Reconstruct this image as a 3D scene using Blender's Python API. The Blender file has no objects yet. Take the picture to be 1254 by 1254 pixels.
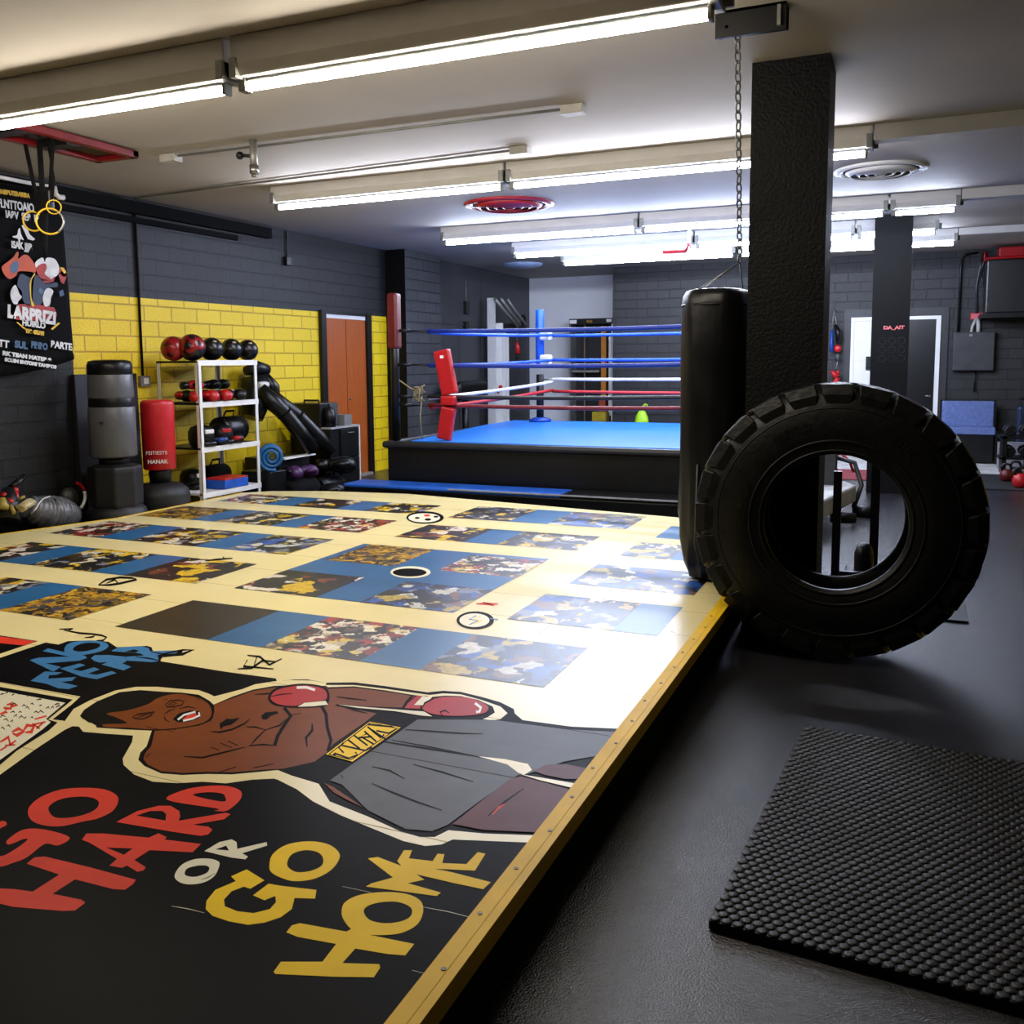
import bpy, bmesh, math, random
from math import sin, cos, pi, sqrt, radians
from mathutils import Vector, Matrix, Euler
from mathutils.geometry import tessellate_polygon
random.seed(7)
S = bpy.context.scene
COL = S.collection
# ---------------------------------------------------------------- survey of the room
EYE = 1.48; CEIL = 3.0; DECK = 0.22; WX = -6.6
F_, YAW, PITCH, ROLL, PX, PY = 1151.17, -.421331, .1066177, -.0091619, 598.14, 565.72
_c, _s = cos(YAW), sin(YAW)
FWD = Vector((_s*cos(PITCH), _c*cos(PITCH), -sin(PITCH)))
_r = Vector((_c, -_s, 0)); _u = _r.cross(FWD)
RGT = cos(ROLL)*_r + sin(ROLL)*_u
UPV = -sin(ROLL)*_r + cos(ROLL)*_u
POS = Vector((0, 0, EYE))
def ray(px, py): return FWD + RGT*((px-PX)/F_) - UPV*((py-PY)/F_)
def atz(px, py, z): d = ray(px, py); return POS + d*((z-EYE)/d.z)
def atx(px, py, x): d = ray(px, py); return POS + d*(x/d.x)
def aty(px, py, y): d = ray(px, py); return POS + d*(y/d.y)

# ---------------------------------------------------------------- materials
def smooth(lp, k=5):
    n = len(lp); out = []
    for i in range(n):
        a, b, c, d = (Vector(lp[(i+j) % n]) for j in (-1, 0, 1, 2))
        for q in range(k):
            t = q/k; out.append(tuple(.5*((2*b)+(c-a)*t+(2*a-5*b+4*c-d)*t*t+(3*b-a-3*c+d)*t**3)))
    return out
def lin(c):
    if isinstance(c, str):
        c = [int(c[i:i+2], 16)/255 for i in (0, 2, 4)]
        return tuple(v/12.92 if v <= .04045 else ((v+.055)/1.055)**2.4 for v in c) + (1,)
    return tuple(c) + (1,)
MATS = {}
class NT:
    def __init__(s, name):
        s.m = bpy.data.materials.new(name); s.m.use_nodes = True
        s.t = s.m.node_tree; s.n = s.t.nodes; s.l = s.t.links
        s.b = s.n['Principled BSDF']
    def add(s, ty, **kw):
        nd = s.n.new(ty)
        for k, v in kw.items():
            if k in nd.inputs.keys() and not hasattr(nd, k): nd.inputs[k].default_value = v
            else: setattr(nd, k, v)
        return nd
    def set(s, nd, **kw):
        for k, v in kw.items(): nd.inputs[k.replace('_', ' ')].default_value = v
    def link(s, a, b): s.l.new(a, b)
def mat(name, col, rough=.5, metal=0., spec=.5, bump=0., bscale=40., var=.25, vscale=6., rvar=.0, coat=0., col2=None, stretch=None, planks=0.):
    if name in MATS: return MATS[name]
    t = NT(name); b = t.b
    c = lin(col); c2 = lin(col2) if col2 else tuple(min(1, v*(1+var)) for v in c[:3])+(1,)
    c1 = c if col2 else tuple(v*(1-var) for v in c[:3])+(1,)
    tc = t.add('ShaderNodeTexCoord'); src = tc.outputs['Object']
    if stretch:
        mp = t.add('ShaderNodeMapping'); mp.inputs['Scale'].default_value = stretch; t.link(src, mp.inputs[0]); src = mp.outputs[0]
    nz = t.add('ShaderNodeTexNoise'); t.set(nz, Scale=vscale, Detail=4., Roughness=.6); t.link(src, nz.inputs['Vector'])
    cr = t.add('ShaderNodeValToRGB'); cr.color_ramp.elements[0].position = .3; cr.color_ramp.elements[1].position = .7
    cr.color_ramp.elements[0].color = c1; cr.color_ramp.elements[1].color = c2
    t.link(nz.outputs['Fac'], cr.inputs[0]); t.link(cr.outputs[0], b.inputs['Base Color'])
    t.set(b, Roughness=rough, Metallic=metal); b.inputs['Specular IOR Level'].default_value = spec
    if coat: b.inputs['Coat Weight'].default_value = coat; b.inputs['Coat Roughness'].default_value = .1
    if rvar:
        mr = t.add('ShaderNodeMapRange'); mr.inputs['To Min'].default_value = max(.02, rough-rvar); mr.inputs['To Max'].default_value = rough+rvar
        t.link(nz.outputs['Fac'], mr.inputs[0]); t.link(mr.outputs[0], b.inputs['Roughness'])
    if bump:
        n2 = t.add('ShaderNodeTexNoise'); t.set(n2, Scale=bscale, Detail=3.); t.link(src, n2.inputs['Vector'])
        bp = t.add('ShaderNodeBump'); t.set(bp, Strength=bump, Distance=.01); t.link(n2.outputs['Fac'], bp.inputs['Height'])
        t.link(bp.outputs[0], b.inputs['Normal'])
    if planks:   # boards laid across the deck: thin dark seams
        g = t.add('ShaderNodeNewGeometry'); sp = t.add('ShaderNodeSeparateXYZ'); t.link(g.outputs['Position'], sp.inputs[0])
        dv = t.add('ShaderNodeMath', operation='DIVIDE'); t.link(sp.outputs['Y'], dv.inputs[0]); dv.inputs[1].default_value = planks
        fr = t.add('ShaderNodeMath', operation='FRACT'); t.link(dv.outputs[0], fr.inputs[0])
        lt = t.add('ShaderNodeMath', operation='LESS_THAN'); t.link(fr.outputs[0], lt.inputs[0]); lt.inputs[1].default_value = .012
        mx = t.add('ShaderNodeMixRGB', blend_type='MULTIPLY'); mx.inputs[2].default_value = (.55, .52, .48, 1); t.link(lt.outputs[0], mx.inputs[0]); t.link(cr.outputs[0], mx.inputs[1]); t.link(mx.outputs[0], b.inputs['Base Color'])
        ms = t.add('ShaderNodeMath', operation='MULTIPLY_ADD'); t.link(lt.outputs[0], ms.inputs[0]); ms.inputs[1].default_value = .5; ms.inputs[2].default_value = rough; t.link(ms.outputs[0], b.inputs['Roughness'])
    MATS[name] = t.m
    return t.m
def glow(name, col, strength):
    t = NT(name); b = t.b
    b.inputs['Base Color'].default_value = (.9, .9, .9, 1)
    b.inputs['Emission Color'].default_value = lin(col); b.inputs['Emission Strength'].default_value = strength
    MATS[name] = t.m; return t.m
def collage(name, cols, scale, seed=0., rough=.35):
    """printed photographs: crowds of small coloured shapes"""
    t = NT(name); b = t.b
    tc = t.add('ShaderNodeTexCoord'); mp = t.add('ShaderNodeMapping'); mp.inputs['Location'].default_value = (seed, seed*1.7, 0)
    t.link(tc.outputs['Object'], mp.inputs[0])
    scale *= 1.25
    nz = t.add('ShaderNodeTexNoise'); t.set(nz, Scale=scale*.9, Detail=4.); t.link(mp.outputs[0], nz.inputs['Vector'])
    mx = t.add('ShaderNodeMixRGB', blend_type='ADD'); mx.inputs[0].default_value = .22
    t.link(mp.outputs[0], mx.inputs[1]); t.link(nz.outputs['Color'], mx.inputs[2])
    vo = t.add('ShaderNodeTexVoronoi'); vo.inputs['Scale'].default_value = scale; t.link(mx.outputs[0], vo.inputs['Vector'])
    sp = t.add('ShaderNodeSeparateColor'); t.link(vo.outputs['Color'], sp.inputs[0])
    cr = t.add('ShaderNodeValToRGB'); cr.color_ramp.interpolation = 'CONSTANT'
    el = cr.color_ramp.elements
    while len(el) < len(cols): el.new(.5)
    for i, c in enumerate(cols): el[i].position = i/len(cols); el[i].color = lin(c)
    t.link(sp.outputs[0], cr.inputs[0])
    n3 = t.add('ShaderNodeTexNoise'); t.set(n3, Scale=scale*3, Detail=4.); t.link(mp.outputs[0], n3.inputs['Vector'])
    m2 = t.add('ShaderNodeMixRGB', blend_type='OVERLAY'); m2.inputs[0].default_value = .7
    t.link(cr.outputs[0], m2.inputs[1]); t.link(n3.outputs['Fac'], m2.inputs[2])
    t.link(m2.outputs[0], b.inputs['Base Color'])
    t.set(b, Roughness=rough)
    MATS[name] = t.m; return t.m
def block(name, axis, dark, light, joint, yellow=None):
    """painted concrete block; axis = the horizontal world axis of the wall; yellow = (y from, z below) band painted yellow"""
    t = NT(name); b = t.b
    g = t.add('ShaderNodeNewGeometry'); sp = t.add('ShaderNodeSeparateXYZ'); t.link(g.outputs['Position'], sp.inputs[0])
    cb = t.add('ShaderNodeCombineXYZ'); t.link(sp.outputs[axis], cb.inputs[0]); t.link(sp.outputs['Z'], cb.inputs[1])
    def bricks(a, c, j):
        br = t.add('ShaderNodeTexBrick'); t.link(cb.outputs[0], br.inputs['Vector'])
        br.inputs['Color1'].default_value = lin(a); br.inputs['Color2'].default_value = lin(c); br.inputs['Mortar'].default_value = lin(j)
        t.set(br, Scale=1., Brick_Width=.36, Row_Height=.145); br.inputs['Mortar Size'].default_value = .008; br.inputs['Mortar Smooth'].default_value = .25
        return br
    br = bricks(dark, light, joint); out = br.outputs['Color']
    nz = t.add('ShaderNodeTexNoise'); t.set(nz, Scale=55., Detail=5., Roughness=.7); t.link(g.outputs['Position'], nz.inputs['Vector'])
    if yellow:
        b2 = bricks('f4d20c', 'eccb08', 'c49c06')
        m1 = t.add('ShaderNodeMath', operation='GREATER_THAN'); t.link(sp.outputs['Y'], m1.inputs[0]); m1.inputs[1].default_value = yellow[0]
        m2 = t.add('ShaderNodeMath', operation='LESS_THAN'); t.link(sp.outputs['Z'], m2.inputs[0]); m2.inputs[1].default_value = yellow[1]
        m3 = t.add('ShaderNodeMath', operation='MULTIPLY'); t.link(m1.outputs[0], m3.inputs[0]); t.link(m2.outputs[0], m3.inputs[1])
        mx = t.add('ShaderNodeMixRGB'); t.link(m3.outputs[0], mx.inputs[0]); t.link(out, mx.inputs[1]); t.link(b2.outputs['Color'], mx.inputs[2]); out = mx.outputs[0]
    mm = t.add('ShaderNodeMixRGB', blend_type='MULTIPLY'); mm.inputs[0].default_value = .35; t.link(out, mm.inputs[1])
    cr = t.add('ShaderNodeValToRGB'); cr.color_ramp.elements[0].position = .25; cr.color_ramp.elements[0].color = (.35, .35, .35, 1); cr.color_ramp.elements[1].position = .6
    t.link(nz.outputs['Fac'], cr.inputs[0]); t.link(cr.outputs[0], mm.inputs[2]); t.link(mm.outputs[0], b.inputs['Base Color'])
    ad = t.add('ShaderNodeMath', operation='MULTIPLY_ADD'); t.link(br.outputs['Fac'], ad.inputs[0]); ad.inputs[1].default_value = -1.; t.link(nz.outputs['Fac'], ad.inputs[2])
    bp = t.add('ShaderNodeBump'); t.set(bp, Strength=.8, Distance=.008); t.link(ad.outputs[0], bp.inputs['Height']); t.link(bp.outputs[0], b.inputs['Normal'])
    t.set(b, Roughness=.5)
    MATS[name] = t.m; return t.m

# ---------------------------------------------------------------- mesh building
class MB:
    def __init__(s): s.bm = bmesh.new(); s.mi = 0; s.M = None
    def _p(s, p): return (s.M @ Vector(p)) if s.M else Vector(p)
    def v(s, p): return s.bm.verts.new(s._p(p))
    def f(s, vs, smooth=False):
        try: fc = s.bm.faces.new(vs)
        except ValueError: return None
        fc.material_index = s.mi; fc.smooth = smooth; return fc
    def box(s, a, b, M=None, bev=0.):
        x0, x1 = sorted((a[0], b[0])); y0, y1 = sorted((a[1], b[1])); z0, z1 = sorted((a[2], b[2]))
        P = [(x0,y0,z0),(x1,y0,z0),(x1,y1,z0),(x0,y1,z0),(x0,y0,z1),(x1,y0,z1),(x1,y1,z1),(x0,y1,z1)]
        if M: P = [M @ Vector(p) for p in P]
        V = [s.v(p) for p in P]
        fs = [s.f([V[i] for i in q]) for q in ((0,3,2,1),(4,5,6,7),(0,1,5,4),(1,2,6,5),(2,3,7,6),(3,0,4,7))]
        if bev:
            es = list({e for fc in fs for e in fc.edges})
            r = bmesh.ops.bevel(s.bm, geom=es, offset=bev, segments=2, affect='EDGES', profile=.5)
            for fc in r['faces']: fc.material_index = s.mi; fc.smooth = True
        return s
    def loft(s, rings, cap=True, smooth=True, closed=False):
        R = [[s.v(p) for p in r] for r in rings]; n = len(R[0]); m = len(R)
        for i in range(m if closed else m-1):
            a, b = R[i], R[(i+1) % m]
            for k in range(n): s.f([a[k], a[(k+1) % n], b[(k+1) % n], b[k]], smooth)
        if cap and not closed: s.f(R[0][::-1]); s.f(R[-1])
        return s
    def tube(s, pts, r, n=8, cap=True, smooth=True, closed=False, flat=1.):
        pts = [Vector(p) for p in pts]; m = len(pts)
        rs = r if isinstance(r, (list, tuple)) else [r]*m
        rings = []; prev = None
        for i, p in enumerate(pts):
            if closed: t = pts[(i+1) % m]-pts[i-1]
            else: t = pts[min(i+1, m-1)]-pts[max(i-1, 0)]
            t.normalize()
            if prev is None:
                a = Vector((0, 0, 1)) if abs(t.z) < .9 else Vector((1, 0, 0)); u = t.cross(a).normalized()
            else: u = (prev-t*prev.dot(t)).normalized()
            prev = u; w = t.cross(u)
            rings.append([p+(u*cos(2*pi*k/n)+w*sin(2*pi*k/n)*flat)*rs[i] for k in range(n)])
        return s.loft(rings, cap, smooth, closed)
    def lathe(s, prof, c=(0, 0, 0), axis='Z', n=24, smooth=True, sx=1., sy=1., hoop=False):
        rings = []
        for (r, h) in prof:
            ring = []
            for k in range(n):
                a = 2*pi*k/n; x, y = r*cos(a)*sx, r*sin(a)*sy
                p = {'Z': (x, y, h), 'Y': (x, h, y), 'X': (h, x, y)}[axis]
                ring.append((c[0]+p[0], c[1]+p[1], c[2]+p[2]))
            rings.append(ring)
        return s.loft(rings, not hoop, smooth, hoop)
    def ball(s, c, r, n=16, sc=(1, 1, 1), M=None):
        m = n//2; prof = [(max(1e-4, sin(pi*i/m)), -cos(pi*i/m)) for i in range(m+1)]
        rings = []
        for (q, h) in prof:
            ring = []
            for k in range(n):
                a = 2*pi*k/n; p = Vector((q*cos(a)*r*sc[0], q*sin(a)*r*sc[1], h*r*sc[2]))
                if M: p = M @ p
                ring.append(Vector(c)+p)
            rings.append(ring)
        return s.loft(rings, False, True)
    def poly(s, loops):
        """flat polygon with holes (lists of 3d points)"""
        L = [[Vector(p) for p in lp] for lp in loops]
        tri = tessellate_polygon(L); V = [s.v(p) for lp in L for p in lp]
        for t in tri:
            fc = s.f([V[i] for i in t])
            if fc:
                fc.normal_update()
        return s
    def prism(s, pts, d):
        """closed outline extruded along d"""
        d = Vector(d); A = [s.v(p) for p in pts]; B = [s.v(Vector(p)+d) for p in pts]; n = len(A)
        s.f(A[::-1]); s.f(B)
        for k in range(n): s.f([A[k], A[(k+1) % n], B[(k+1) % n], B[k]])
        return s
    def build(s, name, mats, parent=None, bevel=0., seg=2, up=False, sub=0, solid=0.):
        if up:
            for fc in s.bm.faces:
                fc.normal_update()
                if fc.normal.z < 0: fc.normal_flip()
        else: bmesh.ops.recalc_face_normals(s.bm, faces=s.bm.faces[:])
        me = bpy.data.meshes.new(name); s.bm.to_mesh(me); s.bm.free()
        for m in (mats if isinstance(mats, (list, tuple)) else [mats]): me.materials.append(m)
        o = bpy.data.objects.new(name, me); COL.objects.link(o)
        if parent:
            o.parent = parent; o.matrix_parent_inverse = parent.matrix_basis.inverted()
        if solid: md = o.modifiers.new('thick', 'SOLIDIFY'); md.thickness = solid; md.offset = 0
        if bevel:
            md = o.modifiers.new('edge', 'BEVEL'); md.width = bevel; md.segments = seg; md.limit_method = 'ANGLE'; md.angle_limit = radians(40)
        if sub: md = o.modifiers.new('smooth', 'SUBSURF'); md.levels = sub; md.render_levels = sub
        return o
def thing(name, label, cat, loc=(0, 0, 0), group=None):
    o = bpy.data.objects.new(name, None); COL.objects.link(o); o.location = loc; o.empty_display_size = .1
    bpy.context.view_layer.update()
    return tag(o, label, cat, group)
def tag(o, label, cat, group=None, kind=None):
    o['label'] = label; o['category'] = cat
    if group: o['group'] = group
    o['kind'] = kind or 'thing'
    return o
def struct(o, label=None):
    o['kind'] = 'structure'
    if label: o['label'] = label
    return o
def copytree(root, loc, label=None):
    r = root.copy(); COL.objects.link(r); r.location = loc
    if label: r['label'] = label
    for ch in list(root.children):
        c = ch.copy(); COL.objects.link(c); c.parent = r; c.matrix_parent_inverse = ch.matrix_parent_inverse.copy()
        for g in ch.children:
            d = g.copy(); COL.objects.link(d); d.parent = c; d.matrix_parent_inverse = g.matrix_parent_inverse.copy()
    return r
def text(name, body, size, M, m, parent=None, bold=.0, sx=1., extr=.001, align='LEFT', space=1.):
    cu = bpy.data.curves.new(name, 'FONT'); cu.body = body; cu.size = size; cu.extrude = extr; cu.offset = bold
    cu.align_x = align; cu.space_character = space
    cu.materials.append(m); o = bpy.data.objects.new(name, cu); COL.objects.link(o)
    bpy.context.view_layer.update()
    me = bpy.data.meshes.new_from_object(o.evaluated_get(bpy.context.evaluated_depsgraph_get()))
    bpy.data.objects.remove(o); me.transform(M @ Matrix.Diagonal((sx, 1, 1, 1)))
    if not me.materials: me.materials.append(m)
    o = bpy.data.objects.new(name, me); COL.objects.link(o)
    if parent: o.parent = parent; o.matrix_parent_inverse = parent.matrix_basis.inverted()
    return o
def frame(o, x, y):  # matrix from origin, text direction, up direction
    x = Vector(x).normalized(); y = Vector(y); y = (y-x*y.dot(x)).normalized(); z = x.cross(y)
    return Matrix(((x.x, y.x, z.x, o[0]), (x.y, y.y, z.y, o[1]), (x.z, y.z, z.z, o[2]), (0, 0, 0, 1)))
def arc(c, r, a0, a1, n, u=(1, 0, 0), w=(0, 0, 1)):
    c, u, w = Vector(c), Vector(u), Vector(w)
    return [c+u*r*cos(a0+(a1-a0)*i/n)+w*r*sin(a0+(a1-a0)*i/n) for i in range(n+1)]

# common materials
BLK = mat('black_rubber', '0b0b0c', .55, bump=.15, bscale=90)
BLKM = mat('black_metal', '101011', .4, metal=.3)
BLKV = mat('black_vinyl', '080809', .36, spec=.35, bump=.12, bscale=25, rvar=.1)
BLKF = mat('black_fabric', '09090a', .9, spec=.15, bump=.2, bscale=120)
GREYM = mat('grey_metal', '83847f', .45, metal=.5)
DGREY = mat('dark_grey_paint', '2c2d30', .5)
WHT = mat('white_paint', 'd9d8d2', .45, var=.05)
WHM = mat('white_metal', 'e2e2e0', .35, var=.05)
REDV = mat('red_vinyl', 'b0141a', .38, bump=.08, bscale=30, var=.12)
DRED = mat('dark_red_vinyl', '5c0e10', .42, bump=.08, bscale=30)
BLUV = mat('blue_vinyl', '0d3f9c', .42, var=.12)
YELV = mat('yellow_paint', 'd8b010', .45, var=.12)
STEEL = mat('steel', '9a9a98', .3, metal=.9)
CHROME = mat('bright_steel', 'c8c8c8', .2, metal=1.)
# ================================================================ the setting
CEILM = mat('ceiling_plaster', 'a59e94', .75, bump=.12, bscale=7, var=.06, vscale=1.2)
FLOORM = mat('rubber_floor', '242427', .25, spec=.75, bump=.45, bscale=170, var=.35, vscale=3.)
LWALL = block('left_block_wall', 'Y', '101113', '151618', '040404', (5.985, 2.10))
BWALL = block('back_block_wall', 'X', '18191c', '1f2023', '060607')
PBLK = block('pilaster_block', 'Y', '3a3b3f', '434449', '242528')
PLAS = mat('pillar_black', '050505', .6, bump=.6, bscale=60, spec=.18)
GREYW = mat('grey_wall_paint', '3c3d40', .55, bump=.1, bscale=8, var=.15, vscale=2)
WHW = mat('white_wall_paint', 'd4d6dc', .7, var=.04, vscale=1.5)
b = MB(); b.box((-7.2, -3.2, -.12), (4.2, 17.2, 0)); struct(b.build('floor', FLOORM))
b = MB(); b.box((-7.2, -3.2, CEIL), (4.2, 17.2, CEIL+.12)); struct(b.build('ceiling', CEILM))
b = MB(); b.box((WX-.2, -3.2, 0), (WX, 16.8, CEIL)); struct(b.build('wall_left', LWALL))
b = MB(); b.box((WX, 16.5, 0), (-4.5, 16.7, CEIL)); struct(b.build('wall_back_alcove', WHW))
b = MB(); b.box((-4.55, 15.25, 0), (4.0, 15.45, CEIL)); b.box((-4.55, 15.45, 0), (-4.4, 16.7, CEIL)); struct(b.build('wall_back', BWALL))
b = MB(); b.box((4.0, -3.2, 0), (4.2, 16.8, CEIL)); struct(b.build('wall_right', LWALL))
b = MB(); b.box((-6.8, -3.2, 0), (4.2, -3.0, CEIL)); struct(b.build('wall_front', BWALL))
# pilaster at the end of the yellow wall, then grey panelled wall
b = MB(); b.box((WX, 11.35, 0), (-6.3, 12.4, CEIL)); b.mi = 1; b.box((-6.62, 11.342, 0), (-6.298, 11.35, CEIL)); struct(b.build('pillar_wall', [PBLK, PLAS]))
b = MB(); b.box((WX, 12.4, 0), (-6.5, 14.5, CEIL)); b.box((WX, 14.5, 0), (-6.53, 16.5, CEIL))
for y in (12.62, 13.4, 14.3): b.box((-6.5, y-.012, 0), (-6.485, y+.012, CEIL-.08 if y > 14 else 2.1))
b.box((-6.5, 12.62, 2.05), (-6.483, 14.5, 2.08)); struct(b.build('wall_left_panels', GREYW), 'dark grey panelled stretch of the left wall behind the ring')
# big pillars
b = MB(); b.box((-.803, 5.17, 0), (-.42, 5.53, CEIL)); struct(b.build('pillar_near', PLAS), 'large square black textured pillar behind the tyre')
b = MB(); b.box((-.405, 11.1, 0), (-.03, 11.45, CEIL)); p2 = struct(b.build('pillar_far', mat('pillar_smooth', '050506', .6, spec=.2)), 'second black pillar in front of the back door')
# faint round marks + red and white lettering strip on the far pillar
b = MB()
for r in range(3):
    for c in range(3): b.tube(arc((-.29+.095*c, 11.098, 1.66-.095*r), .036, 0, 2*pi, 16)[:-1], .004, 5, closed=True)
b.build('embossed_rings', mat('pillar_mark', '17171a', .5), p2)
text('lettering', 'DA_AIT', .05, frame((-.285, 11.097, 1.785), (1, 0, 0), (0, 0, 1)), mat('red_white_print', 'd86a6a', .5, var=.5, vscale=60), p2, bold=.003, sx=1.2)
# black boarding / conduits at the head of the left wall
b = MB(); b.box((WX, -1, 2.86), (-6.53, 8.75, 2.97)); b.box((-6.6, 4.5, 2.78), (-6.555, 8.2, 2.83)); struct(b.build('trim_1', mat('trim_black', '050506', .8, spec=.15)), 'black boarding along the head of the left wall')
# ---- doors
b = MB(); y0, y1 = atx(398, 480, WX).y, atx(447, 480, WX).y
dr = None
b.box((-6.6, y0, .03), (-6.575, (y0+y1)/2-.006, 2.03)); b.box((-6.6, (y0+y1)/2+.006, .03), (-6.575, y1, 2.03))
WOOD = mat('door_wood', 'b05a20', .4, col2='9a4712', vscale=5, stretch=(8, 8, .5))
dr = struct(b.build('door_1', WOOD), 'orange brown wooden double door in the yellow wall')
b = MB(); b.box((-6.6, y0-.1, 0), (-6.55, y0, 2.12)); b.box((-6.6, y1, 0), (-6.54, y1+.11, 2.12)); b.box((-6.6, y0, 2.08), (-6.55, y1, 2.12)); b.build('door_frame', BLKM, dr)
b = MB(); b.box((-6.6, y0, 2.03), (-6.57, y1, 2.08)); b.build('lintel', WHM, dr)
b = MB(); b.ball((-6.562, (y0+y1)/2+.06, 1.02), .016, 10); b.build('door_knob', STEEL, dr)
b = MB(); b.box((-6.6, y0, 0), (-6.5, y1, .03)); b.build('threshold', mat('threshold_wood', '8c8478', .6), dr)
BY = 15.25
xa, xm, xb = aty(1041, 450, BY).x, aty(1080, 450, BY).x, aty(1150, 450, BY).x
d2 = struct(MB().box((xa+.04, BY-.03, 0), (xm, BY, 2.04)).build('door_2', WHT), 'white door leaf seen left of the far pillar')
MB().box((xa, BY-.045, 0), (xa+.04, BY, 2.08)).build('door_jamb', WHM, d2)
b = MB(); b.box((xa+.22, BY-.055, 1.30), (xa+.29, BY-.03, 1.5)); 
for k in range(3): b.ball((xa+.255, BY-.058, 1.34+.055*k), .014, 8)
b.build('keypad_lock', BLKM, d2)
d3 = struct(MB().box((xm, BY-.025, 0), (xb-.045, BY, 2.03)).build('door_3', mat('dark_door', '101214', .3)), 'dark door leaf with white frame right of the far pillar')
b = MB(); b.box((xb-.06, BY-.05, 0), (xb, BY, 2.03)); b.box((xa, BY-.05, 2.03), (xb, BY, 2.08)); b.build('door_frame', WHM, d3)
b = MB(); b.box((xb-.12, BY-.06, .9), (xb-.1, BY-.025, .93)); b.tube([(xb-.11, BY-.05, .915), (xb-.17, BY-.055, .92)], .01); b.build('door_handle', STEEL, d3)
b = MB(); b.box((xm+.05, BY-.05, 1.3), (xm+.075, BY-.025, 1.47)); b.build('door_pull', WHM, d3)
b = MB(); b.box((xa-.1, BY-.03, 0), (xa, BY, 2.2)); b.box((xb, BY-.03, 0), (xb+.1, BY, 2.2)); b.box((xa, BY-.03, 2.08), (xb, BY, 2.2)); struct(b.build('trim_2', mat('door_surround', '232427', .5)), 'dark surround of the back doors')
# ---------------------------------------------------------------- lights
GW = glow('tube_warm', 'fff3e0', 36.); GM = glow('tube_neutral', 'eef1ff', 58.); GC = glow('tube_cool', 'dbe6ff', 60.)
HOUSE = mat('light_housing', 'd0cdc8', .5, var=.04)
ROWS = [(3.76, [(-5.35, -3.02), (-2.94, -.72)], 'row nearest the camera', GW, ['left', 'right']),
        (6.68, [(-4.92, -2.84), (-2.78, -.29)], 'second row from the camera', GM, ['left', 'right']),
        (9.5, [(-4.76, -2.58), (-2.52, -.26), (-.2, .33)], 'third row from the camera', GC, ['left', 'middle', 'short right']),
        (11.1, [(-4.58, -2.36), (-2.30, -.62), (-.56, .2)], 'fourth row from the camera', GC, ['left', 'middle', 'short right']),
        (12.3, [(-4.36, -2.08), (-2.02, -.3), (-.24, .42)], 'row farthest from the camera', GC, ['left', 'middle', 'short right'])]
ZT0 = 2.79
for ri, (Y, segs, where, gm, pos) in enumerate(ROWS):
    dz = .045 if ri else 0.; q_ = (ZT0+dz-EYE)/(ZT0-EYE); Y *= q_; segs = [(a*q_, c*q_) for a, c in segs]; ZT = ZT0+dz
    for (xa_, xb_), ps in zip(segs, pos):
        t = thing('tube_light', f'white tube light, {ps} one in the {where}', 'light', ((xa_+xb_)/2, Y, CEIL), 'ceiling tube lights')
        b = MB(); b.loft([[(x, Y-.05, ZT+.03), (x, Y+.05, ZT+.03), (x, Y+.072, ZT+.085), (x, Y+.072, CEIL), (x, Y-.072, CEIL), (x, Y-.072, ZT+.085)] for x in (xa_-.02, xb_+.02)], True, False); b.build('housing', HOUSE, t, bevel=.006)
        tb = MB().tube([(xa_+.03, Y, ZT), (xb_-.03, Y, ZT)], .026, 16, smooth=False); tb.bm.normal_update()
        for fc in tb.bm.faces: fc.material_index = 1 if (fc.calc_center_median().z > ZT+.008 or len(fc.verts) > 4) else 0
        tb.build('glow_tube', [gm, WHM], t)
        for e, sg in ((xa_, 1), (xb_, -1)):
            b = MB(); b.box((e-.02, Y-.085, ZT+.02), (e+.02, Y+.085, ZT+.11)); b.box((e-.012, Y-.03, ZT-.03), (e+.03*sg, Y+.03, ZT+.04)); b.box((e-.03, Y+.08, ZT+.04), (e+.05, Y+.1, ZT+.1)); b.build('end_bracket', GREYM, t, bevel=.004)
b = MB()
b.box((-.27, 6.84, 2.9), (3.9, 6.98, CEIL)); struct(b.build('trim_3', HOUSE), 'white ceiling channel running on from the second light row')
b = MB(); b.box((.37, 9.76, 2.91), (3.9, 9.9, CEIL)); struct(b.build('trim_4', HOUSE), 'white ceiling channel running on from the third light row')
b = MB(); b.box((.46, 12.66, 2.92), (3.9, 12.78, CEIL)); struct(b.build('trim_5', HOUSE), 'white ceiling channel running on from the last light row')
# ceiling conduits with junction boxes
def conduit(pts, ends, label, r=.009):
    t = thing('conduit', label, 'pipe', pts[0], 'ceiling conduits')
    if len(pts) > 2:
        MB().tube(pts[:3], r*1.3, 8).build('wall_pipe', mat('pipe_black', '070708', .7, spec=.2), t); pts = pts[2:]
    MB().tube(pts, r, 8).build('pipe', GREYM, t)
    for p in ends:
        MB().box((p[0]-.07, p[1]-.045, CEIL-.055), (p[0]+.07, p[1]+.045, CEIL)).build('junction_box', mat('box_grey', 'a8a6a2', .5), t, bevel=.006)
    return t
conduit([(-4.94, 5.5, 2.985), (-1.95, 5.53, 2.985)], [(-4.98, 5.5), (-1.9, 5.53)], 'thin grey ceiling conduit with a box at both ends')
conduit([(-6.585, 6.77, 1.35), (-6.585, 6.77, 2.9), (-6.56, 6.74, 2.965), (-6.5, 6.68, 2.985), (-2.65, 6.42, 2.985)], [(-2.6, 6.41)], 'long grey conduit bending from the yellow wall across the ceiling to a box')
c = thing('wall_socket', 'small grey outlet box at the foot of the conduit on yellow wall', 'outlet', (-6.6, 6.8, 1.33))
MB().box((-6.6, 6.72, 1.275), (-6.555, 6.84, 1.375)).build('box', GREYM, c, bevel=.006)
MB().box((-6.556, 6.75, 1.3), (-6.551, 6.81, 1.355)).build('cover_plate', WHM, c)
p = atz(310, 171, 3.0)
t = thing('ceiling_pipe', 'short grey pipe hanging down from the ceiling between light rows', 'pipe', p)
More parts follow.
